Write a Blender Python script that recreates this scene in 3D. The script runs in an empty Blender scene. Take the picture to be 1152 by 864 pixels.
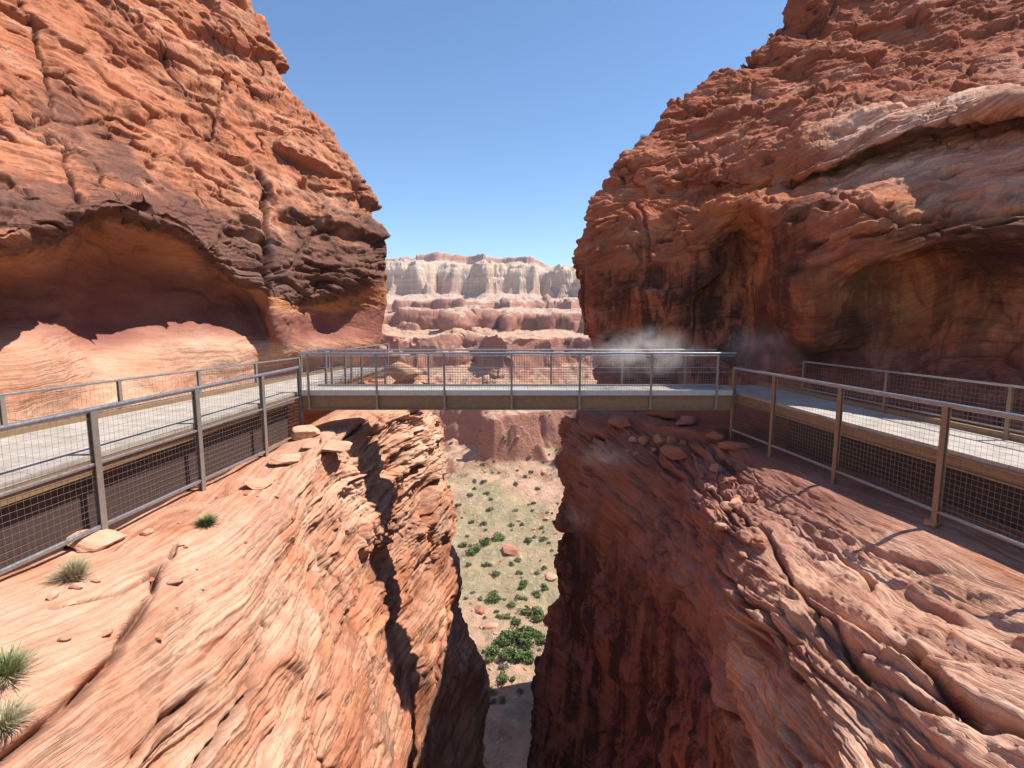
import bpy, math, random
import numpy as np
from mathutils import Vector
R = math.radians
scene = bpy.context.scene
COL = scene.collection

# ------------------------------------------------------------------ camera
PITCH = math.atan(77/612)
cam_data = bpy.data.cameras.new('camera')
cam = bpy.data.objects.new('camera', cam_data); COL.objects.link(cam)
cam_data.sensor_width = 36; cam_data.lens = 612/1152*36
cam_data.clip_start = 0.1; cam_data.clip_end = 20000
cam.location = (0, 0, 0); cam.rotation_euler = (R(90)-PITCH, 0, 0)
scene.camera = cam

# ------------------------------------------------------------------ world and sun
SUN_TO = Vector((1.5, 0.12, 2.5)).normalized()
elev = math.asin(SUN_TO.z); azim = math.atan2(SUN_TO.x, SUN_TO.y)
w = bpy.data.worlds.new('World'); scene.world = w; w.use_nodes = True
nt = w.node_tree; nt.nodes.clear()
sky = nt.nodes.new('ShaderNodeTexSky'); sky.sky_type = 'NISHITA'; sky.sun_disc = False
sky.sun_elevation = elev; sky.sun_rotation = azim
sky.altitude = 1300; sky.air_density = 1.0; sky.dust_density = 0.1; sky.ozone_density = 1.2
bg = nt.nodes.new('ShaderNodeBackground'); bg.inputs['Strength'].default_value = 0.12
wo = nt.nodes.new('ShaderNodeOutputWorld')
tint = nt.nodes.new('ShaderNodeMix'); tint.data_type = 'RGBA'; tint.blend_type = 'MULTIPLY'; tint.inputs[0].default_value = 1; tint.inputs[7].default_value = (0.80, 1.0, 1.12, 1)
nt.links.new(sky.outputs[0], tint.inputs[6]); nt.links.new(tint.outputs[2], bg.inputs[0]); nt.links.new(bg.outputs[0], wo.inputs[0])
sd = bpy.data.lights.new('sun', 'SUN'); sd.energy = 5.0; sd.angle = R(0.5); sd.color = (1, 0.94, 0.86)
so = bpy.data.objects.new('sun', sd); COL.objects.link(so)
so.rotation_euler = (-SUN_TO).to_track_quat('-Z', 'Y').to_euler()
vs = scene.view_settings
vs.view_transform = 'Standard'; vs.look = 'None'; vs.gamma = 1; vs.use_curve_mapping = False
vs.exposure = 0.5
scene.cycles.max_bounces = 5; scene.cycles.diffuse_bounces = 3; scene.cycles.volume_bounces = 1
scene.cycles.use_denoising = True
scene.cycles.use_adaptive_sampling = True; scene.cycles.adaptive_threshold = 0.025
scene.cycles.volume_step_rate = 2.0

# ------------------------------------------------------------------ maths helpers
CP, SP = math.cos(PITCH), math.sin(PITCH)
def P(px, py, Y):
    """point of the place seen at a spot of the photo, Y metres ahead"""
    k = -(py-432)/612
    Z = (k*Y*CP - Y*SP)/(CP + k*SP)
    D = Y*CP - Z*SP
    return ((px-576)/612*D, Y, Z)
def S(e0, e1, x):
    t = np.clip((x-e0)/(e1-e0), 0, 1); return t*t*(3-2*t)
def _hash(ix, iy, iz, seed):
    h = (ix.astype(np.uint32)*np.uint32(374761393) + iy.astype(np.uint32)*np.uint32(668265263)
         + iz.astype(np.uint32)*np.uint32(2147483647) + np.uint32(seed*1013904223 & 0xffffffff))
    h ^= h >> np.uint32(13); h *= np.uint32(1274126177); h ^= h >> np.uint32(16)
    h *= np.uint32(2246822519); h ^= h >> np.uint32(15)
    return h
from concurrent.futures import ThreadPoolExecutor
POOL = ThreadPoolExecutor(4)
def _chunks(fn, x, y, z, seed):
    """the same noise, worked out on slices side by side"""
    shp = np.broadcast(x, y, z).shape
    x, y, z = (np.ascontiguousarray(np.broadcast_to(a, shp)).reshape(-1) for a in (x, y, z))
    step = 32768
    res = list(POOL.map(lambda i: fn(x[i:i+step], y[i:i+step], z[i:i+step], seed), range(0, x.size, step)))
    if isinstance(res[0], tuple):
        cat = lambda get: np.concatenate([get(r) for r in res]).reshape(shp)
        return (cat(lambda r: r[0]), cat(lambda r: r[1]), [cat(lambda r, k=k: r[2][k]) for k in range(4)], tuple(cat(lambda r, k=k: r[3][k]) for k in range(3)))
    return np.concatenate(res).reshape(shp)
def perlin(x, y, z, seed=0): return _chunks(_perlin, x, y, z, seed)
def voronoi(x, y, z, seed=0): return _chunks(_voronoi, x, y, z, seed)
def _perlin(x, y, z, seed=0):
    x = x.astype(np.float32); y = y.astype(np.float32); z = z.astype(np.float32)
    xi = np.floor(x); yi = np.floor(y); zi = np.floor(z)
    fx, fy, fz = x-xi, y-yi, z-zi
    xi = xi.astype(np.int32); yi = yi.astype(np.int32); zi = zi.astype(np.int32)
    u = fx*fx*fx*(fx*(fx*6-15)+10); v = fy*fy*fy*(fy*(fy*6-15)+10); q = fz*fz*fz*(fz*(fz*6-15)+10)
    out = 0
    for dx in (0, 1):
        for dy in (0, 1):
            for dz in (0, 1):
                h = _hash(xi+dx, yi+dy, zi+dz, seed)
                gx = (h & np.uint32(1023)).astype(np.float32)/511.5-1
                gy = ((h >> np.uint32(10)) & np.uint32(1023)).astype(np.float32)/511.5-1
                gz = ((h >> np.uint32(20)) & np.uint32(1023)).astype(np.float32)/511.5-1
                d = gx*(fx-dx)+gy*(fy-dy)+gz*(fz-dz)
                wt = (u if dx else 1-u)*(v if dy else 1-v)*(q if dz else 1-q)
                out = out + wt*d
    return out*1.3
def fbm(x, y, z, f=1.0, octv=4, seed=0, gain=0.5):
    a = 1.0; o = 0
    for i in range(octv):
        o = o + a*perlin(x*f, y*f, z*f, seed+i*7); f *= 2.03; a *= gain
    return o
def _voronoi(x, y, z, seed=0):
    xi = np.floor(x).astype(np.int32); yi = np.floor(y).astype(np.int32); zi = np.floor(z).astype(np.int32)
    fx, fy, fz = (x-xi).astype(np.float32), (y-yi).astype(np.float32), (z-zi).astype(np.float32)
    F1 = np.full(x.shape, 9, np.float32); F2 = F1.copy()
    hid = np.zeros(x.shape, np.uint32); dxx = np.zeros_like(F1); dyy = dxx.copy(); dzz = dxx.copy()
    for dx in (-1, 0, 1):
        for dy in (-1, 0, 1):
            for dz in (-1, 0, 1):
                h = _hash(xi+dx, yi+dy, zi+dz, seed)
                ox = (h & np.uint32(1023)).astype(np.float32)/1023
                oy = ((h >> np.uint32(10)) & np.uint32(1023)).astype(np.float32)/1023
                oz = ((h >> np.uint32(20)) & np.uint32(1023)).astype(np.float32)/1023
                ax = fx-dx-ox; ay = fy-dy-oy; az = fz-dz-oz
                d = ax*ax+ay*ay+az*az
                m = d < F1
                F2 = np.where(m, F1, np.minimum(F2, d)); F1 = np.where(m, d, F1)
                hid = np.where(m, h, hid)
                dxx = np.where(m, ax, dxx); dyy = np.where(m, ay, dyy); dzz = np.where(m, az, dzz)
    h2 = hid*np.uint32(2654435761); h2 ^= h2 >> np.uint32(15)
    r = [((h2 >> np.uint32(s)) & np.uint32(255)).astype(np.float32)/255 for s in (0, 8, 16, 24)]
    return np.sqrt(F1), np.sqrt(F2), r, (dxx, dyy, dzz)
def rnd1(i, seed):
    i = np.asarray(i).astype(np.int64).astype(np.int32)
    h = _hash(i, i*0+3, i*0+11, seed)
    return (h & np.uint32(65535)).astype(np.float32)/65535

# ------------------------------------------------------------------ object helpers
def tag(o, label=None, cat=None, group=None, kind=None):
    if label: o['label'] = label
    if cat: o['category'] = cat
    if group: o['group'] = group
    if kind: o['kind'] = kind
    return o
def empty(name, loc=(0, 0, 0), rz=0):
    o = bpy.data.objects.new(name, None); COL.objects.link(o); o.location = loc; o.rotation_euler.z = rz
    o.empty_display_size = 0.2
    return o
def link(name, me, mat, parent=None):
    o = bpy.data.objects.new(name, me); COL.objects.link(o)
    if mat: me.materials.append(mat)
    if parent: o.parent = parent
    return o
def grid_mesh(name, V, attrs, flip=False):
    n, m = V.shape[:2]
    me = bpy.data.meshes.new(name)
    idx = np.arange(n*m).reshape(n, m)
    q = np.stack([idx[:-1, :-1], idx[:-1, 1:], idx[1:, 1:], idx[1:, :-1]], -1).reshape(-1, 4)
    if flip: q = q[:, ::-1]
    me.vertices.add(n*m); me.vertices.foreach_set('co', V.reshape(-1).astype(np.float32))
    me.loops.add(q.size); me.loops.foreach_set('vertex_index', q.reshape(-1).astype(np.int32))
    me.polygons.add(len(q)); me.polygons.foreach_set('loop_start', np.arange(0, q.size, 4, dtype=np.int32))
    me.polygons.foreach_set('use_smooth', np.ones(len(q), bool))
    me.update(calc_edges=True)
    for k, a in attrs.items():
        at = me.attributes.new(k, 'FLOAT', 'POINT'); at.data.foreach_set('value', a.reshape(-1).astype(np.float32))
    return me
class MB:
    def __init__(s): s.v = []; s.f = []; s.sm = False
    def add(s, vs_, fs_):
        b = len(s.v); s.v += [tuple(v) for v in vs_]; s.f += [tuple(i+b for i in f) for f in fs_]
    def bar(s, a, b, wx, wz, up=(0, 0, 1)):
        """square bar from a to b, wx across, wz along up"""
        a = Vector(a); b = Vector(b); d = (b-a).normalized(); up = Vector(up)
        sd_ = d.cross(up)
        if sd_.length < 1e-4: sd_ = d.cross(Vector((0, 1, 0)))
        sd_.normalize(); u2 = sd_.cross(d)
        vs_ = [p + sd_*(i*wx/2) + u2*(j*wz/2) for p in (a, b) for i, j in ((-1, -1), (1, -1), (1, 1), (-1, 1))]
        s.add(vs_, [(0, 1, 2, 3), (7, 6, 5, 4), (4, 5, 1, 0), (5, 6, 2, 1), (6, 7, 3, 2), (7, 4, 0, 3)])
    def tube(s, a, b, r, n=10, caps=True):
        a = Vector(a); b = Vector(b); d = (b-a).normalized()
        t = Vector((0, 0, 1)) if abs(d.z) < .9 else Vector((1, 0, 0))
        x = d.cross(t).normalized(); y = d.cross(x)
        vs_ = [p + x*math.cos(2*math.pi*k/n)*r + y*math.sin(2*math.pi*k/n)*r for p in (a, b) for k in range(n)]
        fs = [(k, (k+1) % n, n+(k+1) % n, n+k) for k in range(n)]
        if caps: fs += [tuple(range(n))[::-1], tuple(range(n, 2*n))]
        s.add(vs_, fs)
    def build(s, name, mat, parent=None, smooth=False, bevel=0):
        me = bpy.data.meshes.new(name); me.from_pydata(s.v, [], s.f); me.update()
        if smooth: me.polygons.foreach_set('use_smooth', np.ones(len(me.polygons), bool))
        o = link(name, me, mat, parent)
        if bevel:
            b = o.modifiers.new('bevel', 'BEVEL'); b.width = bevel; b.segments = 2; b.limit_method = 'ANGLE'
        return o

# ------------------------------------------------------------------ materials
def newmat(name):
    m = bpy.data.materials.new(name); m.use_nodes = True; nt = m.node_tree; nt.nodes.clear()
    out = nt.nodes.new('ShaderNodeOutputMaterial'); b = nt.nodes.new('ShaderNodeBsdfPrincipled')
    nt.links.new(b.outputs[0], out.inputs[0])
    return m, nt, b
class N:
    def __init__(s, nt): s.nt = nt
    def node(s, t, **k):
        n = s.nt.nodes.new(t)
        for a, b in k.items(): setattr(n, a, b)
        return n
    def set(s, n, i, v):
        if isinstance(v, bpy.types.NodeSocket): s.nt.links.new(v, n.inputs[i])
        else: n.inputs[i].default_value = v
    def math(s, op, a, b=0.0, c=None):
        n = s.node('ShaderNodeMath', operation=op); s.set(n, 0, a); s.set(n, 1, b)
        if c is not None: s.set(n, 2, c)
        return n.outputs[0]
    def attr(s, name): return s.node('ShaderNodeAttribute', attribute_name=name).outputs['Fac']
    def noise(s, vec, scale, detail=4, rough=0.55, dist=0.0):
        n = s.node('ShaderNodeTexNoise'); s.set(n, 'Vector', vec); s.set(n, 'Scale', scale)
        s.set(n, 'Detail', detail); s.set(n, 'Roughness', rough); s.set(n, 'Distortion', dist)
        return n.outputs['Fac']
    def ramp(s, f, stops, interp='LINEAR'):
        n = s.node('ShaderNodeValToRGB'); s.set(n, 0, f); e = n.color_ramp.elements; n.color_ramp.interpolation = interp
        while len(e) < len(stops): e.new(0.5)
        for i, (p, c) in enumerate(stops):
            e[i].position = p; e[i].color = (*c, 1) if len(c) == 3 else c
        return n.outputs[0]
    def mix(s, f, a, b, mode='MIX'):
        n = s.node('ShaderNodeMix', data_type='RGBA', blend_type=mode)
        s.set(n, 0, f)
        for i, v in ((6, a), (7, b)):
            if isinstance(v, tuple) and len(v) == 3: v = (*v, 1)
            s.set(n, i, v)
        return n.outputs[2]
    def rng(s, f, a, b, c=0.0, d=1.0):
        n = s.node('ShaderNodeMapRange'); s.set(n, 0, f); s.set(n, 1, a); s.set(n, 2, b); s.set(n, 3, c); s.set(n, 4, d)
        return n.outputs[0]
def rock_material(name, deep, mid, light, pale, varnish, bump=1.0, fine=1.0):
    m, nt, b = newmat(name); n = N(nt)
    pos = n.node('ShaderNodeNewGeometry').outputs['Position']
    sep = n.node('ShaderNodeSeparateXYZ'); n.set(sep, 0, pos)
    s = n.attr('strata')
    cx = n.node('ShaderNodeCombineXYZ')
    n.set(cx, 0, n.math('MULTIPLY', sep.outputs[0], 0.20)); n.set(cx, 1, n.math('MULTIPLY', sep.outputs[1], 0.20))
    n.set(cx, 2, n.math('MULTIPLY', s, 5.0))
    v = cx.outputs[0]
    band = n.noise(v, 0.55, 5, 0.6, 0.3)
    band2 = n.noise(v, 2.6, 5, 0.65, 0.2)
    fineb = n.noise(v, 7.0*fine, 4, 0.7, 0.1)
    mott = n.noise(pos, 0.7, 5, 0.6, 0.6)
    grain = n.noise(pos, 22, 4, 0.7)
    f = n.math('ADD', n.math('MULTIPLY', band, 0.5), n.math('ADD', n.math('MULTIPLY', band2, 0.3), n.math('MULTIPLY', mott, 0.2)))
    col = n.ramp(f, [(0.34, deep), (0.46, mid), (0.56, light), (0.64, pale)])
    bx = n.node('ShaderNodeCombineXYZ'); n.set(bx, 0, n.math('MULTIPLY', sep.outputs[0], .12)); n.set(bx, 1, n.math('MULTIPLY', sep.outputs[1], .12)); n.set(bx, 2, n.math('MULTIPLY', s, .9))
    broad = n.noise(bx.outputs[0], 1.0, 4, .6, .4)
    col = n.mix(n.rng(broad, .49, .56, 0, .8), col, n.mix(.35, mid, deep))
    # bleached, sandy areas
    col = n.mix(n.math('MULTIPLY', n.attr('pale'), n.rng(n.math('ADD', n.math('MULTIPLY', band2, .45), n.math('ADD', n.math('MULTIPLY', mott, .3), n.math('MULTIPLY', broad, .25))), 0.37, 0.54)), col, pale)
    # thin darker and lighter laminae
    zone = n.rng(n.noise(pos, 0.55, 4, 0.6, .8), 0.40, 0.60)
    col = n.mix(n.math('MULTIPLY', n.math('MULTIPLY', n.rng(fineb, 0.50, 0.60), n.rng(zone, 0, 1, .2, 1)), 0.45), col, deep)
    col = n.mix(n.rng(n.noise(pos, 0.33, 5, .65, .5), .42, .66, 0, .4), col, n.mix(.5, deep, mid))
    # orange stain
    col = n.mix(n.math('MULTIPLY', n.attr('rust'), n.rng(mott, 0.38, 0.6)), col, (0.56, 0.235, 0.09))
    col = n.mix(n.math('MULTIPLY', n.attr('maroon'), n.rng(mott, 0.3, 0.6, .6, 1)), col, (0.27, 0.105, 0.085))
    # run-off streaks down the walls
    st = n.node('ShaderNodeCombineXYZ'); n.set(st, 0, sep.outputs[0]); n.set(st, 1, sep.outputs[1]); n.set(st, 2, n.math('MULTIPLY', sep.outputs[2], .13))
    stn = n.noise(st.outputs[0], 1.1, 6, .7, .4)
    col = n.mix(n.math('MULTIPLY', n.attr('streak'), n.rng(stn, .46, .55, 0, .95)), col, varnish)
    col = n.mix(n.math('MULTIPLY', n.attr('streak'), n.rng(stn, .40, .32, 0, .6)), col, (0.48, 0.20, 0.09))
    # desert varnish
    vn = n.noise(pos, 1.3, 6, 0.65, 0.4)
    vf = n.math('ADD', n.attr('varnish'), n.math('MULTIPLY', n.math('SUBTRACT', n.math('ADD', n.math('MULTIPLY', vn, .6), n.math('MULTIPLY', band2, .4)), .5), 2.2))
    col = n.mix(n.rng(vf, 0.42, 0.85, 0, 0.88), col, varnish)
    col = n.mix(n.rng(grain, 0.35, 0.7, 0.0, 0.18), col, deep)
    # cracks carried by the mesh
    col = n.mix(n.math('MULTIPLY', n.attr('crack'), 0.8), col, (0.10, 0.045, 0.03))
    nt.links.new(col, b.inputs['Base Color'])
    b.inputs['Roughness'].default_value = 0.92; b.inputs['Specular IOR Level'].default_value = 0.15
    cr = n.node('ShaderNodeTexVoronoi', feature='DISTANCE_TO_EDGE'); n.set(cr, 'Vector', cx.outputs[0]); n.set(cr, 'Scale', 1.6)
    crk = n.rng(cr.outputs['Distance'], 0.0, 0.04)
    h = n.math('ADD', n.math('MULTIPLY', n.math('MULTIPLY', n.noise(v, 4.0, 6, 0.7, 0.2), n.rng(zone, 0, 1, .35, 1)), 0.075*bump),
        n.math('ADD', n.math('MULTIPLY', n.math('MULTIPLY', n.noise(v, 16.0*fine, 4, 0.7), zone), 0.028*bump),
        n.math('ADD', n.math('MULTIPLY', grain, 0.012*bump), n.math('MULTIPLY', crk, 0.012*bump))))
    bp = n.node('ShaderNodeBump'); n.set(bp, 'Height', h); n.set(bp, 'Strength', 0.9); n.set(bp, 'Distance', 1.0)
    nt.links.new(bp.outputs[0], b.inputs['Normal'])
    return m
VARN = (0.115, 0.062, 0.052)
mat_left = rock_material('sandstone_left', (0.33, 0.105, 0.05), (0.51, 0.195, 0.10), (0.62, 0.30, 0.175), (0.76, 0.54, 0.39), VARN, 0.62)
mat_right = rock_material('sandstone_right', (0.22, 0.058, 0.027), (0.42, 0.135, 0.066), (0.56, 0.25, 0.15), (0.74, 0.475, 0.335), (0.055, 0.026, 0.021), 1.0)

def steel(name, col, rough=0.45, metal=0.6, wear=(0.3, 0.26, 0.22)):
    m, nt, b = newmat(name); n = N(nt)
    pos = n.node('ShaderNodeNewGeometry').outputs['Position']
    f = n.noise(pos, 7, 6, 0.7)
    nt.links.new(n.mix(n.rng(f, 0.42, 0.7, 0, 0.6), col, wear), b.inputs['Base Color'])
    nt.links.new(n.rng(n.noise(pos, 25, 3, .6), .3, .7, rough-.1, rough+.15), b.inputs['Roughness'])
    b.inputs['Metallic'].default_value = metal
    return m
m_pipe = steel('galvanised_pipe', (0.42, 0.42, 0.43), 0.35, 0.75, (0.28, 0.26, 0.25))
m_post = steel('weathered_post', (0.33, 0.29, 0.25), 0.55, 0.45, (0.24, 0.19, 0.15))
m_bronze = steel('bronze_post', (0.30, 0.22, 0.15), 0.5, 0.4, (0.2, 0.14, 0.10))
m_wire = steel('mesh_wire', (0.24, 0.21, 0.19), 0.5, 0.4, (0.16, 0.14, 0.12))
m_beam = steel('tan_beam', (0.31, 0.195, 0.10), 0.6, 0.2, (0.19, 0.12, 0.065))
m_kerb = steel('deck_edge_channel', (0.58, 0.58, 0.56), 0.5, 0.3, (0.45, 0.42, 0.38))
m_dark = steel('deck_shade', (0.075, 0.042, 0.035), 0.8, 0.0, (0.05, 0.03, 0.027))  # dark brown that stands in for the shade under the decks
def deck_material():
    m, nt, b = newmat('pale_decking'); n = N(nt)
    pos = n.node('ShaderNodeNewGeometry').outputs['Position']
    f = n.noise(pos, 2.2, 6, 0.65); g = n.noise(pos, 40, 3, 0.7)
    col = n.ramp(n.math('ADD', n.math('MULTIPLY', f, .65), n.math('MULTIPLY', g, .35)), [(0.35, (0.29, 0.25, 0.21)), (0.5, (0.41, 0.36, 0.31)), (0.65, (0.51, 0.46, 0.40))])
    # plank joints across the walk
    tc = n.node('ShaderNodeTexCoord').outputs['UV']
    sp_ = n.node('ShaderNodeSeparateXYZ'); n.set(sp_, 0, tc)
    fr = n.math('FRACT', n.math('MULTIPLY', sp_.outputs[0], 1.0))
    j = n.math('LESS_THAN', fr, 0.035)
    col = n.mix(n.math('MULTIPLY', j, 0.6), col, (0.2, 0.17, 0.15))
    nt.links.new(col, b.inputs['Base Color']); b.inputs['Roughness'].default_value = 0.85
    bp = n.node('ShaderNodeBump'); n.set(bp, 'Height', n.math('SUBTRACT', n.math('MULTIPLY', g, .3), j)); n.set(bp, 'Distance', 0.01); n.set(bp, 'Strength', .6)
    nt.links.new(bp.outputs[0], b.inputs['Normal'])
    return m
m_deck = deck_material()

# ------------------------------------------------------------------ rock faces
def catmull(ctrl, us):
    """interpolate along axis 0 at parameters us"""
    n = ctrl.shape[0]
    i = np.clip(np.floor(us).astype(int), 0, n-2); t = (us-i)[:, None, None]
    g = lambda k: ctrl[np.clip(k, 0, n-1)]
    p0, p1, p2, p3 = g(i-1), g(i), g(i+1), g(i+2)
    p0 = np.where((i == 0)[:, None, None], 2*p1-p2, p0); p3 = np.where((i == n-2)[:, None, None], 2*p2-p1, p3)
    m1 = (p2-p0)*0.42; m2 = (p3-p1)*0.42
    t2, t3 = t*t, t*t*t
    return (2*t3-3*t2+1)*p1 + (t3-2*t2+t)*m1 + (-2*t3+3*t2)*p2 + (t3-t2)*m2
def params(counts):
    out = [np.array([0.0])]
    for i, c in enumerate(counts): out.append(i + np.arange(1, c+1)/c)
    return np.concatenate(out)
def project(p):
    D = p[..., 1]*CP - p[..., 2]*SP
    D = np.maximum(D, 1.0)
    return np.stack([576+612*p[..., 0]/D, 432-612*(p[..., 1]*SP+p[..., 2]*CP)/D], -1)
def lod(ctrl, axis, k, lo, hi):
    """how many quads each span of the control net gets: finer where it stands nearer"""
    d = np.linalg.norm(np.diff(ctrl, axis=axis), axis=-1)
    mid = (np.take(ctrl, range(1, ctrl.shape[axis]), axis)+np.take(ctrl, range(ctrl.shape[axis]-1), axis))/2
    ang = d/np.maximum(np.linalg.norm(mid, axis=-1), 3)
    q = np.sort(ang, axis=1-axis)
    q = np.take(q, [-5, -4], 1-axis).mean(axis=1-axis)
    seen = project(mid); off = ((seen[..., 1] < -60) | (seen[..., 1] > 960) | (seen[..., 0] < -150) | (seen[..., 0] > 1300)).mean(axis=1-axis)
    return [int(min(hi, max(lo, a*k*(1-.75*(o_ > .7))))) for a, o_ in zip(q, off)]
def normals(V, sign):
    du = np.gradient(V, axis=0); dv = np.gradient(V, axis=1)
    n = np.cross(du, dv)*sign
    return n/np.maximum(np.linalg.norm(n, axis=-1, keepdims=True), 1e-9)
def blob(V, spots):
    """soft patches round given points: (x, y, z, radius, weight[, squash z])"""
    o = np.zeros(V.shape[:2], np.float32)
    for s_ in spots:
        x, y, z, r, wt = s_[:5]; sq = s_[5] if len(s_) > 5 else 1
        d2 = (V[..., 0]-x)**2+(V[..., 1]-y)**2+((V[..., 2]-z)*sq)**2
        o = np.maximum(o, wt*np.exp(-d2/(r*r)*0.9)) if wt > 0 else o+wt*np.exp(-d2/(r*r))
    return o
def layers(s, T, seed, sharp=0.9):
    """ledge profile of a stack of beds of thickness T: random reach, rounded nose, undercut"""
    q = s/T; i = np.floor(q); f = q-i
    a = rnd1(i, seed); b_ = rnd1(i+1, seed)
    step = a + (b_-a)*S(1-sharp*.35, 1.0, f)
    nose = 1-np.abs(2*f-1)**4.5
    return step-0.5, nose-0.8
def rockify(V, sign, strata_fn, masks, seed, side):
    n = normals(V, sign)
    x, y, z = V[..., 0], V[..., 1], V[..., 2]
    amp = masks['amp']
    big = fbm(x, y, z, 0.22, 3, seed)
    V = V + n*(big*0.55*amp)[..., None]
    n = normals(V, sign)
    x, y, z = V[..., 0], V[..., 1], V[..., 2]
    s = strata_fn(x, y, z)
    # blocks: tilted facets split by joints, flattened along the beds
    wob = 0.35*fbm(x, y, z, 0.6, 2, seed+60)
    F1, F2, r, d = voronoi((x+wob)*0.42, (y-wob)*0.36, s*0.75+wob*.3, seed+5)
    fac = (r[0]-.5)*0.75 + (r[1]-.5)*1.3*d[0] + (r[2]-.5)*1.3*d[1] + (r[3]-.5)*1.5*d[2]
    fac = fac*S(0, .13, F2-F1)
    edge = np.exp(-(F2-F1)/0.035)
    G1, G2, r2, e = voronoi((x-wob)*1.35, (y+wob)*1.2, s*2.6, seed+6)
    fac2 = (r2[0]-.5)*0.7 + (r2[1]-.5)*1.2*e[0] + (r2[2]-.5)*1.2*e[1] + (r2[3]-.5)*1.4*e[2]
    fac2 = fac2*S(0, .20, G2-G1)
    edge2 = np.exp(-(G2-G1)/0.06)
    H1, H2, r3, e3 = voronoi(x*4.2, y*3.8, s*8.0, seed+8)
    fac3 = (r3[0]-.5)*0.8 + (r3[1]-.5)*1.3*e3[0] + (r3[2]-.5)*1.3*e3[1]
    fac3 = fac3*S(0, .28, H2-H1)
    edge3 = np.exp(-(H2-H1)/0.08)
    l1, n1 = layers(s, 1.15, seed+11); l2, n2 = layers(s+0.1*wob, 0.37, seed+12); l3, n3 = layers(s, 0.125, seed+13); l4, n4 = layers(s, 0.05, seed+14)
    m1 = S(-0.25, 0.35, fbm(x, y, s*1.5, 0.35, 2, seed+21)); m2 = S(-0.2, 0.3, fbm(x, y, s*2, 0.8, 2, seed+22))
    m3 = S(-0.25, 0.25, fbm(x, y, s*3, 1.1, 2, seed+23))
    led = masks['ledge']; blk = masks['block']
    disp = 0.36*led*m1*(l1+0.35*n1) + 0.20*led*m2*(l2+0.5*n2) + 0.08*led*m3*(l3+0.6*n3) + 0.018*led*(l4+n4)
    disp += blk*(0.42*fac + 0.20*fac2*(.3+.7*m2) + 0.06*fac3) - blk*(0.16*edge*m1 + 0.07*edge2*m2 + 0.02*edge3*m3)
    disp += 0.05*fbm(x, y, z, 1.6, 4, seed+31) + 0.014*fbm(x, y, z, 9, 3, seed+32)
    # pockets and thin gashes along the beds
    pk = fbm(x*1.0, y*0.55, s*2.6, 0.9, 3, seed+41)
    pock = S(0.34, 0.55, pk)*masks['pocket']
    disp -= 0.38*pock
    # long joints
    jn = np.abs(fbm(x*0.6, y*0.6, z*0.35, 0.42, 4, seed+51, .55))
    jt = np.exp(-(jn/0.012)**2)*S(-.1, .25, fbm(x, y, z, .2, 2, seed+52))
    disp -= 0.22*jt*masks['joint']
    disp -= 0.32*masks['lines']
    disp = np.where(masks['dent'] > 0, disp - masks['dent'], disp)
    V = V + n*(disp*np.maximum(amp, masks['lines']))[..., None]
    crack = np.clip(0.5*edge*m1*blk + 0.35*edge2*m2*blk + jt*masks['joint'] + .5*pock + masks['lines'], 0, 1)
    return V, s, crack
def warp_strata(tilt, wx, seed, sw=1.0):
    def f(x, y, z):
        return z + wx*(np.abs(x)-6)*S(-1.8, -3.6, z) + tilt[0]*x + tilt[1]*y + sw*(0.9*fbm(x, y, z, 0.09, 2, seed) + 0.35*fbm(x, y, z, 0.3, 2, seed+3) + 0.05*fbm(x, y, z, 1.3, 3, seed+4))
    return f

def wrap_cols(rows, offs):
    return [list(r) + [tuple(np.array(r[-1]) + np.array(o)) for o in offs] for r in rows]
D3 = lambda pts: [P(*p) for p in pts]

# ---- left cliff, from its summit over the brow, hollow and ledge down into the slot
L = []
L.append([(-40, 8, 14), (-40, 12, 16), (-40, 18, 20), (-39, 24, 23), (-38, 30, 24), (-36, 36, 25), (-32, 42, 25)])
L.append(D3([(-700, -500, 12), (-330, -450, 17), (-180, -430, 20), (-60, -420, 23), (30, -400, 25), (110, -380, 28), (190, -350, 31)]))
L.append(D3([(-560, -120, 10), (-170, -100, 13.5), (-50, -90, 16.5), (40, -85, 19.5), (115, -80, 22), (190, -75, 24.5), (250, -55, 28)]))
L.append(D3([(-500, 20, 9), (-110, 30, 12.5), (10, 40, 15.5), (100, 45, 18.5), (170, 50, 21), (240, 55, 23.5), (306, 55, 26.5)]))
L.append(D3([(-450, 130, 8.3), (-60, 140, 11.5), (50, 145, 14.3), (140, 150, 17.3), (215, 155, 19.7), (290, 160, 22), (366, 150, 25.5)]))
L.append(D3([(-420, 210, 7.6), (-20, 215, 10.7), (90, 195, 13.2), (180, 215, 15.8), (250, 250, 18.4), (330, 260, 20.8), (416, 225, 24.8)]))
L.append(D3([(-400, 266, 6.9), (0, 264, 9.4), (108, 230, 12.3), (200, 252, 15.2), (265, 305, 17.7), (345, 330, 20.1), (440, 285, 24.2)]))
L.append(D3([(-395, 285, 7.6), (0, 283, 10.4), (108, 240, 13.9), (205, 268, 16.1), (268, 318, 18.4), (352, 344, 20.9), (440, 308, 24.2)]))
L.append(D3([(-385, 330, 8.7), (0, 310, 12.2), (110, 290, 14.8), (205, 305, 17.2), (280, 335, 19.4), (362, 352, 21.8), (436, 340, 24.5)]))
L.append(D3([(-380, 370, 8.6), (0, 352, 12.1), (110, 358, 14.6), (205, 350, 17.0), (288, 362, 19.2), (362, 372, 21.7), (432, 362, 24.5)]))
L.append(D3([(-380, 420, 7.9), (0, 395, 10.9), (112, 405, 13.5), (208, 390, 15.9), (292, 392, 18.3), (358, 392, 20.9), (424, 388, 24.5)]))
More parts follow.
